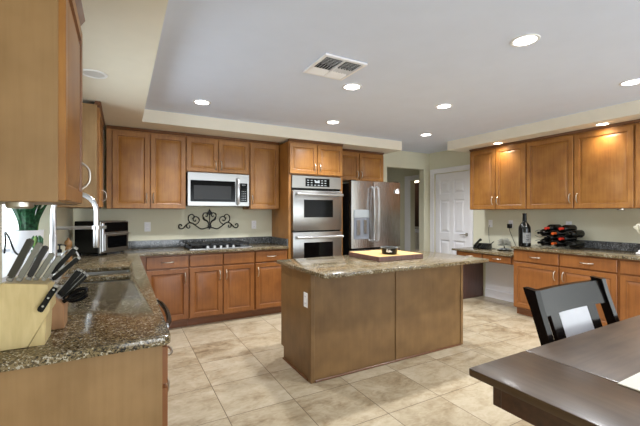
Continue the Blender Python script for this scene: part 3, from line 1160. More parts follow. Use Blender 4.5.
def outlet(label, loc, rotz):
    o = thing('power_outlet', label, 'outlet', loc, rotz, 'white outlets on walls and island')
    simple('cover_plate', (-0.036, -0.006, -0.06), (0.036, 0.0, 0.06), 'plastic', o, 0.002)
    bm = NB()
    for z in (-0.027, 0.027):
        box(bm, (-0.017, -0.0085, z - 0.017), (0.017, -0.0061, z + 0.017), 0.001)
    obj('socket', bm, 'white', o)
    bm = NB()
    for z in (-0.027, 0.027):
        for x in (-0.007, 0.005):
            box(bm, (x, -0.0092, z - 0.004), (x + 0.002, -0.0086, z + 0.007))
    obj('slot', bm, 'black', o)
    return o


outlet('white outlet on the back wall left of the cooktop, near the toaster oven', (0.281, YB - 0.0005, 1.185), 0)
outlet('white outlet on the back wall between the iron scroll and the wall ovens', (1.687, YB - 0.0005, 1.19), 0)
outlet('white outlet above the desk telephone with a thin cord hanging from it', (XR - 0.0005, 3.735, 1.19), -PI / 2)
outlet('white outlet above the desk with a black charger plugged in', (XR - 0.0005, 3.39, 1.19), -PI / 2)
outlet('white outlet just above the wine rack', (XR - 0.0005, 2.575, 1.19), -PI / 2)
o = outlet('white outlet on the end of the kitchen island', (1.3215, 2.627, 0.65), -PI / 2)

# ------------------------------------------------------------------ window plant, sink fittings, toaster oven
t = thing('potted_snake_plant', 'dark green snake plant in a white pot on the window sill', 'plant', (-0.665, 3.62, WZ0 + 0.001))
bm = NB()
lathe(bm, [(0, 0), (0.09, 0), (0.1, 0.008), (0.108, 0.165), (0.11, 0.172), (0.1, 0.172), (0.097, 0.15), (0, 0.15)], 28)
obj('pot', bm, 'pot', t)
bm = NB()
lathe(bm, [(0, 0.158), (0.06, 0.157), (0.0965, 0.1515)], 20)
obj('soil', bm, 'soil', t)
random.seed(11)
for k in range(20):
    a = k * 2.4
    rr = 0.02 + 0.05 * ((k * 0.37) % 1)
    bx, byy = rr * math.cos(a), rr * math.sin(a)
    h = 0.24 + 0.16 * random.random()
    lean = Vector((math.cos(a) * 0.10 + random.uniform(-.03, .03), math.sin(a) * 0.10, 0))
    w = 0.02 + 0.012 * random.random()
    face = Vector((math.cos(a + 1.2), math.sin(a + 1.2), 0))
    bm = NB()
    L1, L2, L3 = [], [], []
    for i in range(9):
        u = i / 8
        c = Vector((bx, byy, 0.156 + h * u)) + lean * u * u
        ww = w * (0.6 + 1.0 * u - 1.6 * u ** 4) if u < 1 else 0.001
        tw = Matrix.Rotation(0.7 * u, 3, 'Z')
        f_ = tw @ face
        nrm = Vector((-f_.y, f_.x, 0))
        L1.append(bm.verts.new(c - f_ * ww + nrm * 0.006))
        L2.append(bm.verts.new(c - nrm * 0.004))
        L3.append(bm.verts.new(c + f_ * ww + nrm * 0.006))
    for i in range(8):
        bm.faces.new((L1[i], L2[i], L2[i + 1], L1[i + 1]))
        bm.faces.new((L2[i], L3[i], L3[i + 1], L2[i + 1]))
    bmesh.ops.solidify(bm, geom=bm.faces[:], thickness=0.003)
    obj('leaf', bm, 'leaf_light' if k in (3, 8, 14) else 'leaf', t)
# cord lying beside the pot
bm = NB()
tube(bm, catmull([(-0.60, 3.2, WZ0 + 0.006), (-0.66, 3.25, WZ0 + 0.03), (-0.70, 3.28, WZ0 + 0.13), (-0.74, 3.36, WZ0 + 0.17), (-0.76, 3.46, WZ0 + 0.1), (-0.78, 3.52, WZ0 + 0.006)]), 0.006, 6)
tag(obj('looped_cable', bm, 'black'), 'black cable looped beside the white plant pot on the window sill', 'cable')
# small green succulent standing in front of the pot
t = thing('succulent', 'small green succulent standing before the white plant pot', 'plant', (-0.525, 3.16, WZ0 + 0.001))
bm = NB()
lathe(bm, [(0, 0), (0.03, 0), (0.034, 0.05), (0.028, 0.05), (0, 0.045)], 16)
obj('pot', bm, 'leaf', t)
for k in range(7):
    a = k * 0.9
    bm = NB()
    tube(bm, [(0.008 * math.cos(a), 0.008 * math.sin(a), 0.046), (0.022 * math.cos(a), 0.022 * math.sin(a), 0.09), (0.026 * math.cos(a), 0.026 * math.sin(a), 0.125), (0.02 * math.cos(a), 0.02 * math.sin(a), 0.15)], [0.006, 0.014, 0.011, 0.002], 8)
    obj('leaf', bm, 'leaf_light' if k % 2 else 'leaf', t)

# tall sprung faucet behind the sink
fx, fyy = -0.412, 3.02
t = thing('kitchen_faucet', 'tall chrome pull-down faucet with docking arm behind the sink', 'faucet', (fx, fyy, Z1 + 0.001))
bm = NB()
lathe(bm, [(0, 0), (0.03, 0), (0.03, 0.008), (0.024, 0.014), (0.021, 0.03), (0.021, 0.30), (0.018, 0.305), (0.018, 0.45), (0, 0.45)], 18)
obj('post', bm, 'chrome', t)
bm = NB()
ra = 0.125
arc = [(0, 0, 0.44)] + [(ra - ra * math.cos(R(a)), 0, 0.462 + ra * math.sin(R(a))) for a in range(0, 181, 15)] + [(2 * ra, 0, 0.36)]
tube(bm, arc, 0.016, 12)
obj('hose', bm, 'chrome', t)
bm = NB()
lathe(bm, [(0, 0.20), (0.016, 0.20), (0.021, 0.215), (0.02, 0.33), (0.015, 0.37), (0, 0.37)], 16, (2 * ra, 0, 0))
obj('spray_head', bm, 'chrome', t)
bm = NB()
tube(bm, [(0.015, 0, 0.345), (2 * ra - 0.012, 0, 0.345)], 0.0125, 10)
tube(bm, [(2 * ra + 0.02, 0, 0.345), (2 * ra + 0.06, 0, 0.345)], 0.0115, 10)
lathe(bm, [(0.0215, 0), (0.03, 0), (0.03, 0.025), (0.0215, 0.025), (0.0215, 0)], 16, (2 * ra, 0, 0.333))
obj('docking_arm', bm, 'chrome', t)
bm = NB()
tube(bm, [(0.0, -0.02, 0.08), (0.0, -0.05, 0.085), (0.01, -0.10, 0.12)], [0.012, 0.010, 0.006], 10)
obj('lever', bm, 'chrome', t)

t = thing('water_dispenser_tap', 'small chrome gooseneck tap beside the tall kitchen faucet', 'tap', (-0.415, 3.42, Z1 + 0.001))
bm = NB()
lathe(bm, [(0, 0), (0.02, 0), (0.02, 0.01), (0.012, 0.02), (0.012, 0.06), (0, 0.06)], 14)
obj('tap_base', bm, 'chrome', t)
bm = NB()
tube(bm, [(0, 0, 0.055), (0, 0, 0.10)] + [(0.055 - 0.055 * math.cos(R(a)), 0, 0.10 + 0.055 * math.sin(R(a))) for a in range(20, 161, 20)] + [(0.112, 0, 0.095)], 0.007, 8)
obj('spout', bm, 'chrome', t)

t = thing('soap_dispenser', 'small soap bottle with black pump between faucet and toaster oven', 'soap dispenser', (-0.44, 3.52, Z1 + 0.001))
bm = NB()
lathe(bm, [(0, 0), (0.03, 0), (0.033, 0.01), (0.033, 0.10), (0.02, 0.125), (0.013, 0.13), (0, 0.13)], 18)
obj('bottle_body', bm, 'clear_soap', t)
bm = NB()
lathe(bm, [(0, 0.131), (0.016, 0.131), (0.016, 0.155), (0.006, 0.16), (0.006, 0.185), (0.014, 0.187), (0.014, 0.2), (0, 0.2)], 14)
tube(bm, [(0, 0, 0.193), (0.03, -0.02, 0.193), (0.045, -0.03, 0.185)], 0.005, 8)
obj('pump', bm, 'black', t)

t = thing('pepper_mill', 'turned brown wooden mill standing behind the black soap pump', 'pepper mill', (-0.435, 4.0, Z1 + 0.001))
bm = NB()
lathe(bm, [(0, 0), (0.032, 0), (0.034, 0.01), (0.03, 0.04), (0.023, 0.09), (0.026, 0.12), (0.02, 0.13), (0, 0.13)], 18)
obj('mill_base', bm, 'brown_wood', t)
bm = NB()
lathe(bm, [(0, 0.131), (0.022, 0.131), (0.031, 0.155), (0.03, 0.18), (0.018, 0.2), (0.009, 0.205), (0.009, 0.215), (0, 0.22)], 18)
obj('mill_head', bm, 'brown_wood', t)

# toaster oven turned in the corner
ta = math.atan2(0.77, 0.64)
t = thing('toaster_oven', 'black and silver toaster oven turned in the back corner of the counter', 'toaster oven', (-0.2, 4.35, Z1 + 0.001), ta)
TW, TD, TH = 0.41, 0.32, 0.36
simple('oven_case', (0, 0.022, 0.022), (TW, TD, TH), 'black', t, 0.008)
bm = NB()
box(bm, (0, 0, 0.025), (TW, 0.021, TH - 0.003), 0.004)
fr = obj('front_panel', bm, 'steel', t)
simple('display_window', (0.06, -0.003, 0.245), (TW - 0.01, 0.001, 0.345), 'black_glass', fr)
bm = NB()
box(bm, (0.05, -0.012, 0.05), (TW - 0.012, -0.0005, 0.225), 0.004)
td = obj('door', bm, 'steel', t)
simple('door_glass', (0.085, -0.0145, 0.075), (TW - 0.045, -0.0115, 0.2), 'black_glass', td)
bm = NB()
tube(bm, [(0.07, -0.012, 0.222), (0.075, -0.04, 0.224), (TW - 0.035, -0.04, 0.224), (TW - 0.03, -0.012, 0.222)], 0.008, 8)
obj('handle', bm, 'chrome', td)
bm = NB()
box(bm, (0.012, -0.02, 0.04), (0.04, -0.0005, 0.34), 0.004)
obj('side_grip', bm, 'chrome', fr)
for x in (0.03, TW - 0.03):
    for y in (0.05, TD - 0.04):
        bm = NB()
        lathe(bm, [(0, 0), (0.014, 0), (0.014, 0.0215), (0, 0.0215)], 12, (x, y, 0))
        obj('foot', bm, 'black', t)

# ------------------------------------------------------------------ knife blocks and knives
CA, SA = math.cos(R(28.919)), math.sin(R(28.919))


def at(px, py, Y):
    """Point of the real plane Y = const seen at pixel (px, py)."""
    u, w = (px - 320) / 357.85, (212.67 - py) / 357.85
    k = Y / (CA - u * SA)
    return Vector(((SA + u * CA) * k, Y, 1.366 + w * k))


zc = Z1 + 0.001
t = thing('knife_block', 'large pale maple knife block at the near end of the counter', 'knife block', (-0.3, 1.58, zc))
KY0, KY1 = -0.06, 0.07
bm = NB()
main_poly = [(-0.155, 0.0), (0.022, 0.0), (0.083, 0.115), (0.078, 0.205), (-0.045, 0.222)]
prism(bm, main_poly, 'xz', KY0, KY1)
bmesh.ops.bevel(bm, geom=bm.edges[:], offset=0.002, segments=1, affect='EDGES')
obj('block_body', bm, 'maple_block', t)
bm = NB()
prism(bm, [(0.024, 0.0), (0.068, 0.0), (0.072, 0.093)], 'xz', KY0 + 0.004, KY1 - 0.004)
obj('block_foot', bm, 'maple_block', t)
t = thing('knife_block', 'small red-brown knife block behind the large maple one', 'knife block', (-0.24, 1.75, zc))
bm = NB()
prism(bm, [(-0.02, 0), (0.042, 0), (0.042, 0.088), (0.012, 0.125), (-0.02, 0.103)], 'xz', -0.05, 0.05)
bmesh.ops.bevel(bm, geom=bm.edges[:], offset=0.002, segments=1, affect='EDGES')
obj('block_body', bm, 'walnut_block', t)


def knife(label, p0, p1, w, th, mat, group, tip=True, rivets=0, spine=None):
    """Handle from p0 (slot) to p1 (butt) with its blade running down into the block."""
    d = (p1 - p0)
    L_ = d.length
    d.normalize()
    yv = Vector((0, 1, 0))
    xv = yv.cross(d).normalized()
    rot = Matrix((xv, yv, d)).transposed()
    k = bpy.data.objects.new('kitchen_knife', None)
    k.empty_display_size = 0.02
    k.matrix_world = Matrix.Translation(p0) @ rot.to_4x4()
    C.objects.link(k)
    tag(k, label, 'knife', group)
    bm = NB()
    n = 7
    for i in range(n):
        pass
    prof = [(-w * 0.42, 0.012), (w * 0.42, 0.012), (w * 0.5, L_ * 0.35), (w * 0.43, L_ * 0.6), (w * 0.55, L_ * 0.93), (w * 0.35, L_), (-w * 0.45, L_), (-w * 0.5, L_ * 0.9), (-w * 0.44, L_ * 0.5), (-w * 0.5, L_ * 0.2)]
    prism(bm, prof, 'xz', -th / 2, th / 2)
    bmesh.ops.bevel(bm, geom=[e for e in bm.edges], offset=min(w, th) * 0.16, segments=2, affect='EDGES')
    h = obj('handle', bm, mat, k)
    if spine:
        simple('tang', (-w * 0.5 - 0.0012, -th * 0.16, 0.014), (-w * 0.4, th * 0.16, L_ * 0.97), spine, h)
    if tip:
        simple('butt_cap', (-w * 0.46, -th * 0.42, L_ - 0.004), (w * 0.46, th * 0.42, L_ + 0.006), 'steel', h, 0.002)
    if rivets:
        bm = NB()
        for q in range(rivets):
            z = L_ * (0.2 + 0.6 * q / max(1, rivets - 1))
            tube(bm, [(0, -th / 2 - 0.0012, z), (0, th / 2 + 0.0012, z)], 0.0035, 10)
        obj('rivet', bm, 'steel', h)
    simple('bolster', (-w * 0.44, -th * 0.4, 0.001), (w * 0.44, th * 0.4, 0.0125), 'steel', k, 0.002)
    return k


KG = 'knives in the large maple block'
SG = 'steak knives in the small block'
M['olive'] = plain('dark_olive_handle', (46, 44, 33), 0.35)
M['grey_handle'] = plain('grey_steel_handle', (128, 127, 120), 0.3, 0.7)
M['brown_handle'] = plain('dark_brown_handle', (34, 28, 25), 0.4)
for px0, py0, px1, py1, Y, w, th, mt, lab, sp in (
        (9, 281, 31.5, 239, 1.545, 0.021, 0.02, 'olive', 'thick olive-black knife handle, leftmost in the large block', 'grey_handle'),
        (18.5, 281, 40.5, 243, 1.555, 0.019, 0.02, 'grey_handle', 'broad silver-grey knife handle, second from left in the large block', None),
        (28, 280, 46.5, 246, 1.58, 0.018, 0.02, 'brown_handle', 'dark brown knife handle, third from left in the large block', 'grey_handle'),
        (35, 281, 53, 253, 1.60, 0.016, 0.018, 'grey_handle', 'slim grey knife handle in the middle of the large block', 'black'),
        (43, 281, 60, 256, 1.575, 0.015, 0.016, 'grey_handle', 'slim silver knife handle right of the middle of the large block', 'black')):
    knife(lab, at(px0, py0, Y), at(px1, py1, Y), w, th, mt, KG, tip=False, spine=sp)
knife('long black knife handle with silver butt, upper right of the large block', at(49, 276, 1.60), at(75.5, 248.5, 1.60), 0.017, 0.016, 'black', KG, spine='steel')
knife('black knife handle with silver butt, lowest right of the large block', at(50, 282, 1.615), at(78.5, 258, 1.615), 0.017, 0.016, 'black', KG, spine='steel')
knife('short black riveted knife handle standing across the front of the large block', at(57.5, 284, 1.505), at(39.5, 311.5, 1.505), 0.019, 0.014, 'black', KG, tip=False, rivets=3)
for i, (x0, y0, x1, y1, Y) in enumerate(((56, 297, 78, 270, 1.715), (57.5, 298, 81, 271, 1.73), (59, 299, 84, 273, 1.745), (60.5, 301, 87, 275.5, 1.76))):
    knife('black steak knife, %s from the left in the small block' % ('first', 'second', 'third', 'fourth')[i], at(x0, y0, Y), at(x1, y1, Y), 0.011, 0.012, 'black', SG, spine='steel')
# kitchen shears: two black finger loops
t = thing('kitchen_shears', 'black kitchen shears with looped handles in the small block', 'scissors', tuple(at(63, 302, 1.73)))
o0 = at(63, 302, 1.73)
for s, (ex, ey) in ((0, (88, 288)), (1, (86, 296))):
    bm = NB()
    e = at(ex, ey, 1.73 + 0.02 * s) - o0
    ax = e.normalized()
    sd = Vector((0, 1, 0)).cross(ax).normalized()
    c = e * 0.6
    ring = [c + ax * 0.032 * math.cos(R(a)) + sd * 0.012 * math.sin(R(a)) for a in range(180, -181, -20)]
    tube(bm, [Vector((0, 0.02 * s, 0))] + [p + Vector((0, 0.02 * s, 0)) for p in ring], 0.0075, 8)
    obj('finger_loop', bm, 'black', t)

# ------------------------------------------------------------------ cutting board and bowl on the island
t = thing('cutting_board', 'thick butcher-block cutting board with dark edge on the island', 'cutting board', (2.052, 2.6, zc))
simple('board', (0, 0, 0.0), (0.55, 0.5, 0.044), 'board_side', t, 0.003)
simple('board_face', (0.006, 0.006, 0.0442), (0.544, 0.494, 0.047), 'board_top', t)
t = thing('small_bowl', 'small black bowl with white lettering on the cutting board', 'bowl', (2.29, 2.74, zc + 0.0475))
bm = NB()
lathe(bm, [(0, 0), (0.066, 0), (0.072, 0.006), (0.083, 0.058), (0.085, 0.064), (0.079, 0.064), (0.067, 0.012), (0, 0.01)], 32)
obj('bowl_body', bm, 'black', t)
bm = NB()
lathe(bm, [(0.0792, 0.0645), (0.0846, 0.0645), (0.0846, 0.0665), (0.0792, 0.0665), (0.0792, 0.0645)], 32)
obj('rim', bm, 'clear_soap', t)
# hand-lettered word on the bowl's front: bold script loops
bm = NB()
script = [[(-0.026, 0.0), (-0.024, 0.022), (-0.016, 0.024), (-0.014, 0.012), (-0.022, 0.010), (-0.012, 0.0), (-0.007, 0.004), (-0.001, 0.013), (-0.006, 0.014), (-0.008, 0.003), (0.0, 0.0),
           (0.004, 0.024), (0.006, 0.02), (0.005, 0.001), (0.012, 0.012), (0.014, 0.002), (0.019, 0.01), (0.018, 0.001), (0.027, 0.008)]]
cang = math.atan2(-2.74, -2.29)
for st in script:
    pts = catmull([(x, y, 0) for x, y in st], 4)
    P3 = []
    for p in pts:
        z = 0.024 + p.y
        rad = 0.0725 + (0.083 - 0.072) * (z - 0.006) / 0.052 + 0.0012
        a = cang + p.x / rad
        P3.append((rad * math.cos(a), rad * math.sin(a), z))
    tube(bm, P3, 0.0021, 5)
obj('lettering', bm, 'plastic', t)

# ------------------------------------------------------------------ right counter: jeroboam, wine rack, vase, telephone
t = thing('large_wine_bottle', 'oversized dark wine bottle standing left of the wine rack', 'bottle', (4.72, 2.872, zc))
bm = NB()
lathe(bm, [(0, 0), (0.068, 0), (0.074, 0.006), (0.074, 0.235), (0.07, 0.265), (0.05, 0.30), (0.03, 0.325), (0.025, 0.34), (0.025, 0.345), (0, 0.345)], 28)
obj('bottle_glass', bm, 'bottle', t)
bm = NB()
lathe(bm, [(0.0255, 0.33), (0.0265, 0.34), (0.025, 0.43), (0.027, 0.432), (0.027, 0.442), (0, 0.445)], 20)
obj('foil_cap', bm, 'black', t)
bm = NB()
seg = 10
va = []
for z in (0.05, 0.185):
    va.append([bm.verts.new((0.0748 * math.cos(R(195 + a * 9)), 0.0748 * math.sin(R(195 + a * 9)), z)) for a in range(seg + 1)])
for i in range(seg):
    bm.faces.new((va[0][i], va[0][i + 1], va[1][i + 1], va[1][i]))
lb = obj('paper_label', bm, 'label_grey', t)
bm = NB()
for z, w_ in ((0.15, 7), (0.125, 5), (0.095, 8), (0.075, 6)):
    va = []
    for zz in (z, z + 0.008):
        va.append([bm.verts.new((0.0753 * math.cos(R(240 + a * 4 - w_ * 2)), 0.0753 * math.sin(R(240 + a * 4 - w_ * 2)), zz)) for a in range(w_ + 1)])
    for i in range(w_):
        bm.faces.new((va[0][i], va[0][i + 1], va[1][i + 1], va[1][i]))
obj('label_print', bm, 'black', lb)

rows_ = {'A': 0.06, 'B': 0.123, 'C': 0.187, 'D': 0.25}
t = thing('wine_rack', 'black wire wine rack full of bottles on the right counter', 'wine rack', (4.80, 2.543, zc))
RW, RL = 0.235, 0.2
RR = 0.053
for x in (0.0, RL):
    bm = NB()
    # wavy wires between the rows of bottles
    for zr, ph in ((-0.003, 0), (0.058, 1), (0.122, 0), (0.185, 1)):
        pts = []
        for i in range(37):
            y = -RW + 2 * RW * i / 36
            c = math.cos(2 * PI * (y - (0.0 if ph == 0 else 0.09)) / 0.18)
            pts.append((x, y, zr + 0.008 - 0.0 + 0.03 * (1 - c) / 2))
        tube(bm, pts, 0.003, 6)
    obj('wire_frame', bm, 'iron', t)
bm = NB()
for y in (-0.18, 0.18):
    for z in (0.0145,):
        tube(bm, [(0, y, z), (RL, y, z)], 0.0035, 6)
obj('cross_bar', bm, 'iron', t)


def wine(label, y, z, foil):
    """Bottle lying along X; The neck points into the room, its cap red, orange or black."""
    k = thing('wine_bottle', label, 'bottle', (4.93, y, zc + z), 0, 'wine bottles lying in the rack')
    s = -1
    def lay(bm):
        for v in bm.verts:
            v.co = Vector((s * v.co.z, v.co.x, v.co.y))
    bm = NB()
    lathe(bm, [(0, -0.15), (0.042, -0.15), (0.048, -0.144), (0.048, 0.04), (0.042, 0.06), (0.018, 0.08), (0.0145, 0.09), (0, 0.09)], 20)
    lay(bm)
    obj('bottle_glass', bm, 'bottle', k)
    bm = NB()
    lathe(bm, [(0.015, 0.088), (0.0155, 0.092), (0.0152, 0.15), (0.0165, 0.151), (0.0165, 0.163), (0, 0.164)], 16)
    lay(bm)
    obj('foil_cap', bm, foil or 'black', k)


names = {'A': 'bottom row', 'B': 'second row up', 'C': 'third row up', 'D': 'top row'}
for row, y, foil, lab in (('A', 0.18, None, 'black-capped bottle at the left of the rack bottom row'),
                          ('A', 0.0, 'orange_foil', 'orange-capped wine bottle in the rack bottom row'),
                          ('A', -0.18, None, 'black-capped bottle at the right of the rack bottom row'),
                          ('B', 0.09, None, 'black-capped bottle in the rack second row, left of the red cap'),
                          ('B', -0.09, 'red_foil', 'red-capped wine bottle in the rack second row from below'),
                          ('C', 0.18, None, 'black-capped bottle at the left of the rack third row'),
                          ('C', 0.0, 'orange_foil', 'orange-capped wine bottle in the rack third row'),
                          ('C', -0.18, None, 'black-capped bottle at the right of the rack third row'),
                          ('D', 0.09, 'red_foil', 'red-capped wine bottle at the left of the rack top row'),
                          ('D', -0.09, 'red_foil', 'red-capped wine bottle at the right of the rack top row')):
    wine(lab, 2.543 + y * 0.972, rows_[row], foil)

t = thing('ornate_vase', 'ivory urn vase with leaf handles on a square white plinth', 'vase', (4.99, 1.635, zc))
bm = NB()
lathe(bm, [(0, 0.045), (0.075, 0.045), (0.08, 0.06), (0.06, 0.08), (0.045, 0.12), (0.06, 0.16), (0.10, 0.22), (0.118, 0.27), (0.115, 0.30), (0.085, 0.33), (0.066, 0.35), (0.07, 0.37), (0.092, 0.395), (0.098, 0.405), (0.088, 0.407), (0.06, 0.37), (0, 0.36)], 28)
obj('urn', bm, 'vase', t)
bm = NB()
box(bm, (-0.11, -0.11, 0), (0.11, 0.11, 0.022), 0.005)
box(bm, (-0.095, -0.095, 0.022), (0.095, 0.095, 0.045), 0.005)
obj('plinth', bm, 'pot', t)
for s in (1, -1):
    bm = NB()
    tube(bm, catmull([(0, s * 0.09, 0.215), (0, s * 0.12, 0.24), (0, s * 0.136, 0.285), (0, s * 0.125, 0.315), (0, s * 0.105, 0.31)]), [0.012] * 8 + [0.017] * 9 + [0.013] * 4, 8)
    tube(bm, catmull([(0, s * 0.13, 0.29), (0, s * 0.158, 0.295), (0, s * 0.15, 0.275)]), 0.011, 8)
    obj('leaf_handle', bm, 'vase', t)

zd = 0.799
t = thing('desk_telephone', 'black corded desk telephone on the low granite desk', 'telephone', (4.98, 3.71, zd), -PI / 2 + 0.25)
bm = NB()
prism(bm, [(-0.1, 0), (0.1, 0), (0.1, 0.075), (0.06, 0.085), (-0.1, 0.02)], 'yz', -0.11, 0.11)
bmesh.ops.bevel(bm, geom=bm.edges[:], offset=0.006, segments=2, affect='EDGES')
ph = obj('phone_base', bm, 'black', t)
bm = NB()
for i in range(3):
    for j in range(4):
        x, y = 0.0 + i * 0.03, -0.075 + j * 0.03
        box(bm, (x, y, 0.026 + (y + 0.1) * 0.406), (x + 0.02, y + 0.018, 0.032 + (y + 0.1) * 0.406), 0.002)
obj('key', bm, 'mw_screen', ph)
bm = NB()
tube(bm, [(-0.07, -0.12, 0.045), (-0.07, -0.06, 0.075), (-0.07, 0.05, 0.118), (-0.07, 0.10, 0.13)], [0.02, 0.017, 0.017, 0.023], 10)
obj('handset', bm, 'black', t)
bm = NB()
tube(bm, [(0.09, 0.09, 0.07), (0.13, 0.12, 0.11)], 0.006, 8)
obj('antenna', bm, 'black', t)

t = thing('spiky_ornament', 'grey feathery starburst ornament on a dark tray on the desk', 'ornament', (5.03, 3.37, zd))
bm = NB()
lathe(bm, [(0, 0), (0.09, 0), (0.10, 0.006), (0.10, 0.012), (0.094, 0.012), (0, 0.008)], 24)
obj('tray', bm, 'black', t)
random.seed(6)
bm = NB()
tube(bm, [(0, 0, 0.009), (0, 0, 0.09)], 0.008, 8)
obj('stem', bm, 'black', t)
bm = NB()
for k in range(150):
    u, v = random.uniform(-0.25, 1), random.uniform(0, 2 * PI)
    q = math.sqrt(1 - u * u)
    d = Vector((q * math.cos(v), q * math.sin(v), u))
    tube(bm, [Vector((0, 0, 0.085)) + d * 0.012, Vector((0, 0, 0.085)) + d * random.uniform(0.08, 0.115)], [0.0022, 0.0045], 5)
sp = obj('spikes', bm, 'ornament', t)
sp['kind'] = 'stuff'
bm = NB()
for k in range(5):
    a = k * 1.25
    box(bm, (0.05 * math.cos(a) - 0.018, 0.05 * math.sin(a) - 0.018, 0.0125), (0.05 * math.cos(a) + 0.018, 0.05 * math.sin(a) + 0.018, 0.034), 0.004)
obj('pebble', bm, 'clear_soap', t)

# charger and the two thin cords
t = thing('plug_charger', 'black plug charger in the outlet above the desk', 'charger', (XR - 0.0105, 3.39, 1.165), -PI / 2)
simple('charger_body', (-0.03, -0.045, -0.035), (0.03, 0.0, 0.03), 'black', t, 0.005)
bm = NB()
tube(bm, catmull([(0, -0.03, -0.034), (0.01, -0.03, -0.08), (0.06, -0.03, -0.2), (0.11, -0.05, -0.29), (0.1, -0.08, -0.36)]), 0.0035, 6)
obj('charger_cord', bm, 'black', t)
bm = NB()
tube(bm, catmull([(XR - 0.014, 3.745, 1.165), (XR - 0.03, 3.75, 1.10), (XR - 0.03, 3.745, 0.98), (XR - 0.04, 3.72, 0.88), (XR - 0.06, 3.68, 0.81), (XR - 0.1, 3.6, zd + 0.004), (5.03, 3.52, zd + 0.004)]), 0.003, 6)
tag(obj('telephone_cord', bm, 'mw_screen'), 'thin grey cord hanging from the outlet behind the telephone', 'cord')
# puck lights under the wall cabinets
for lab, loc in (('small white puck light under the wall cabinet right of the wine rack', (5.02, 1.93, UP0 - 0.001)),
                 ('silver puck light under the large near wall cabinet', (-0.285, 1.46, 1.399))):
    t = thing('puck_light', lab, 'light', loc)
    bm = NB()
    lathe(bm, [(0, 0), (0.036, 0), (0.036, -0.014), (0.03, -0.02), (0.0265, -0.02)], 20)
    obj('housing', bm, 'nickel', t)
    bm = NB()
    lathe(bm, [(0.026, -0.02), (0.0, -0.021)], 20)
    obj('lens', bm, 'nickel', t)

# ------------------------------------------------------------------ table, placemat, chair
t = thing('dining_table', 'tall dark brown wooden table in the lower right corner', 'table', (0.884, 0.704, 0))
TL, TWD, TZ = 2.3, 1.15, 0.914
bm = NB()
box(bm, (0.2735, -TWD, TZ - 0.024), (TL, 0, TZ), 0.004, seg=2)
obj('tabletop', bm, 'table', t)
bm = NB()
box(bm, (0, -TWD, TZ - 0.024), (0.272, 0, TZ), 0.004, seg=2)
obj('breadboard_end', bm, 'table_end', t)
bm = NB()
A0, A1, AZ = 0.06, 0.035, 0.807
for lo, hi in (((A0, -A1 - 0.025, AZ), (TL - A0, -A1, TZ - 0.0245)), ((A0, -TWD + A1, AZ), (TL - A0, -TWD + A1 + 0.025, TZ - 0.0245)),
               ((A0, -TWD + A1 + 0.025, AZ), (A0 + 0.025, -A1 - 0.025, TZ - 0.0245)), ((TL - A0 - 0.025, -TWD + A1 + 0.025, AZ), (TL - A0, -A1 - 0.025, TZ - 0.0245))):
    box(bm, lo, hi, 0.002)
obj('apron', bm, 'apron', t)
for x in (0.75, 1.55):
    bm = NB()
    box(bm, (x - 0.07, -TWD / 2 - 0.16, 0.08), (x + 0.07, -TWD / 2 + 0.16, TZ - 0.0245), 0.01)
    box(bm, (x - 0.06, -TWD / 2 - 0.42, 0.0), (x + 0.06, -TWD / 2 + 0.42, 0.08), 0.012)
    obj('pedestal', bm, 'apron', t)
bm = NB()
box(bm, (1.142, -0.02, TZ + 0.0005), (1.62, 0.447, TZ + 0.0035), 0.001)
tag(obj('placemat', bm, 'placemat'), 'white placemat on the dark table at the right edge of the photo', 'placemat')

t = thing('counter_chair', 'glossy black wooden chair pushed in behind the dark table', 'chair', (1.655, 0.6, 0))
HW = 0.258
SEAT = 0.62


def yback(z):
    """Rake of the back posts."""
    return 0.10 + 0.125 * max(0, (z - SEAT) / 0.45) ** 1.25


def post(s):
    bm = NB()
    fr, bk = [], []
    zs = [0, 0.3, SEAT, 0.7, 0.78, 0.86, 0.94, 1.0, 1.04, 1.066]
    for z in zs:
        y = yback(z) if z > SEAT else 0.10 - 0.0 + 0.05 * (1 - z / SEAT)
        dep = 0.038 if z < 1.0 else 0.038 + (z - 1.0) * 0.15
        fr.append((y - dep / 2, z))
        bk.append((y + dep / 2, z + (0.006 if z > 1.05 else 0)))
    prism(bm, fr + bk[::-1], 'yz', s * HW - 0.016, s * HW + 0.016)
    bmesh.ops.bevel(bm, geom=[e for e in bm.edges if e.calc_face_angle(0) > 0.6], offset=0.004, segments=2, affect='EDGES')
    return bm


for s in (-1, 1):
    obj('back_post', post(s), 'espresso', t)


def curved_slat(z0, z1, x0, x1, th, sag, fwd=0.0, n=10):
    """Slat bridging between the posts, following their rake and bowed backwards in plan."""
    bm = NB()
    def Y(x, z):
        return yback(z) + sag * (1 - (x / HW) ** 2) + fwd
    grid = {}
    m = 4
    for side in (0, 1):
        for i in range(n + 1):
            for j in range(m + 1):
                x = x0 + (x1 - x0) * i / n
                z = z0 + (z1 - z0) * j / m
                grid[side, i, j] = bm.verts.new((x, Y(x, z) + (th / 2 if side else -th / 2), z))
    for side in (0, 1):
        for i in range(n):
            for j in range(m):
                bm.faces.new([grid[side, a, b] for a, b in ((i, j), (i + 1, j), (i + 1, j + 1), (i, j + 1))])
    for i in range(n):
        for j in (0, m):
            bm.faces.new((grid[0, i, j], grid[0, i + 1, j], grid[1, i + 1, j], grid[1, i, j]))
    for j in range(m):
        for i in (0, n):
            bm.faces.new((grid[0, i, j], grid[0, i, j + 1], grid[1, i, j + 1], grid[1, i, j]))
    return bm


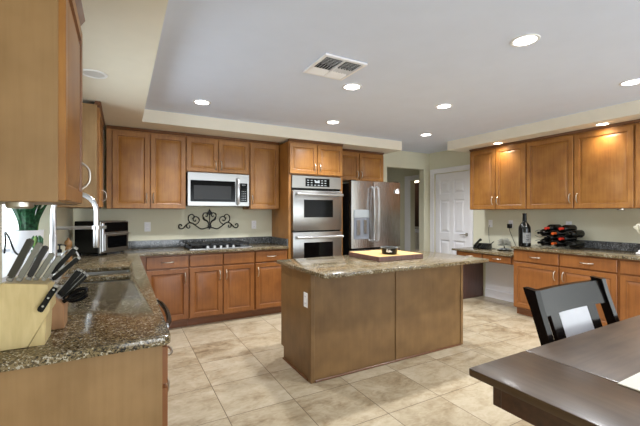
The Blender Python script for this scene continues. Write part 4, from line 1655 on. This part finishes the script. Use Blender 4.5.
ib = HW - 0.017
obj('top_rail', curved_slat(0.965, 1.058, -ib, ib, 0.022, 0.018), 'espresso', t)
obj('back_panel', curved_slat(0.70, 0.9645, -0.115, 0.105, 0.014, 0.018), 'pale_panel', t)
for a, b in ((-0.185, -0.118), (0.108, 0.165)):
    obj('slat', curved_slat(0.67, 0.9645, a, b, 0.016, 0.018, n=3), 'espresso', t)
obj('lower_rail', curved_slat(0.64, 0.669, -ib, ib, 0.022, 0.018), 'espresso', t)
bm = NB()
box(bm, (-0.25, -0.36, SEAT - 0.02), (0.25, 0.07, SEAT + 0.02), 0.012, seg=2)
obj('seat', bm, 'espresso', t)
for s in (-1, 1):
    bm = NB()
    box(bm, (s * 0.22 - 0.018, -0.34, 0), (s * 0.22 + 0.018, -0.304, SEAT - 0.0205), 0.003)
    obj('leg', bm, 'espresso', t)
bm = NB()
box(bm, (-0.201, -0.332, 0.2), (0.201, -0.312, 0.24), 0.003)
obj('footrest', bm, 'espresso', t)

# ------------------------------------------------------------------ ceiling lights and vent


def downlight(label, x, y, z, lens, r=0.085, watts=0, col=(1, 1, 1)):
    t = thing('recessed_light', label, 'ceiling light', (x, y, z), 0, 'recessed ceiling lights')
    bm = NB()
    lathe(bm, [(r * 0.80, -0.0005), (r * 0.82, -0.006), (r, -0.006), (r * 1.05, -0.0005)], 32)
    obj('trim_ring', bm, 'plastic', t)
    bm = NB()
    lathe(bm, [(0, -0.003), (r * 0.79, -0.003)], 32)
    obj('lens', bm, lens, t)
    if watts:
        spot('bulb', (0, 0, -0.03), watts, col, t)
    return t


ZL = ZT - 0.0005
for lab, x, y in (('lit recessed ceiling light, largest and nearest, right of the air vent', 2.336, 1.419),
                  ('lit recessed ceiling light closest to the air vent', 1.824, 2.701),
                  ('lit recessed ceiling light over the cooktop corner, leftmost of the lit ones', 0.721, 3.829),
                  ('lit recessed ceiling light in front of the wall ovens', 2.328, 3.875),
                  ('lit recessed ceiling light above the right end of the island', 3.021, 2.717),
                  ('lit recessed ceiling light farthest back, near the hall opening', 3.892, 3.836),
                  ('lit recessed ceiling light at the right edge of the photo', 3.908, 1.422)):
    downlight(lab, x, y, ZL, 'lamp', watts=DOWN_W, col=(0.96, 0.98, 1.0))
for lab, x, y in (('warm soffit light above the wall cabinet beside the white door', 4.735, 3.271),
                  ('warm soffit light above the wide wall cabinet over the wine rack', 4.75, 1.996)):
    downlight(lab, x, y, ZS - 0.0005, 'lamp_warm', 0.07, SOFFIT_W, (1.0, 0.86, 0.66))
downlight('unlit soffit light above the sink, beside the near wall cabinet', -0.18, 3.05, ZS - 0.0005, 'lamp_off', 0.085)

t = thing('air_vent', 'square white ceiling air vent with louvred quarters', 'vent', (1.457, 2.403, ZT - 0.0005))
hv = 0.185
simple('duct', (-hv + 0.02, -hv + 0.02, -0.004), (hv - 0.02, hv - 0.02, -0.0005), 'black', t)
bm = NB()
for lo, hi in (((-hv, -hv), (hv, -hv + 0.025)), ((-hv, hv - 0.025), (hv, hv)), ((-hv, -hv + 0.025), (-hv + 0.025, hv - 0.025)), ((hv - 0.025, -hv + 0.025), (hv, hv - 0.025)),
               ((-0.006, -hv + 0.025), (0.006, hv - 0.025))):
    box(bm, (lo[0], lo[1], -0.016), (hi[0], hi[1], -0.001), 0.002)
obj('frame', bm, 'white', t)
def blade(bm, c, along_x, L_, tilt, wd=0.022):
    """Thin louvre of length L_ centred on c, tilted about its length."""
    r0 = bmesh.ops.create_cube(bm, size=1)['verts']
    rm = Matrix.Rotation(tilt, 3, 'X' if along_x else 'Y')
    for v in r0:
        q = Vector((v.co.x * (L_ if along_x else wd), v.co.y * (wd if along_x else L_), v.co.z * 0.0015))
        v.co = rm @ q + Vector(c)


for qx in (-1, 1):
    bm = NB()
    xc = qx * 0.083
    for k in range(6):                      # near bank: edge-on, dark gaps
        blade(bm, (xc, -0.15 + k * 0.022, -0.012), True, 0.15, 0.45, 0.016)
    for k in range(6):                      # middle bank: short cross louvres
        blade(bm, (xc - 0.062 + k * 0.025, 0.018, -0.012), False, 0.075, 0.75 * qx, 0.015)
    for k in range(4):                      # far bank turned to the room
        blade(bm, (xc, 0.074 + k * 0.025, -0.011), True, 0.15, -0.45, 0.027)
    obj('louvres', bm, 'white', t)

# ------------------------------------------------------------------ beyond the hall doorway
t = thing('ceiling_lamp', 'lit round ceiling lamp in the dark room beyond the hall', 'ceiling light', (6.3, 6.55, ZT - 0.33))
bm = NB()
lathe(bm, [(0, 0.3285), (0.05, 0.3285), (0.05, 0.31), (0.012, 0.305), (0.012, 0.03), (0.14, 0.02), (0.14, 0.01)], 24)
obj('lamp_base', bm, 'nickel', t)
bm = NB()
lathe(bm, [(0.138, 0.009), (0.12, -0.04), (0.06, -0.07), (0, -0.078)], 24)
obj('lamp_shade', bm, glow('hall_lamp_glass', (255, 225, 170), 1.6), t)
d = bpy.data.lights.new('bulb', 'POINT')
d.energy = HALL_W
d.color = (1, 0.85, 0.65)
d.shadow_soft_size = 0.1
o = bpy.data.objects.new('bulb', d)
o.location = (0, 0, -0.16)
o.parent = t
C.objects.link(o)
t = thing('side_table', 'pale box table with small things on it in the dark room beyond the hall', 'table', (5.9, 6.16, 0))
simple('table_body', (-0.2, -0.25, 0), (0.25, 0.25, 0.92), 'soffit', t, 0.01)
simple('table_face', (-0.22, -0.27, 0.921), (0.27, 0.27, 0.95), 'white', t, 0.005)
t = thing('folded_linen', 'folded pale cloth on the box table in the dark room', 'cloth', (5.88, 6.14, 0.951))
for i, z in enumerate((0, 0.045)):
    simple('fold', (-0.14 + i * 0.02, -0.15, z), (0.13, 0.14 - i * 0.02, z + 0.044), 'ornament' if i else 'plastic', t, 0.012)
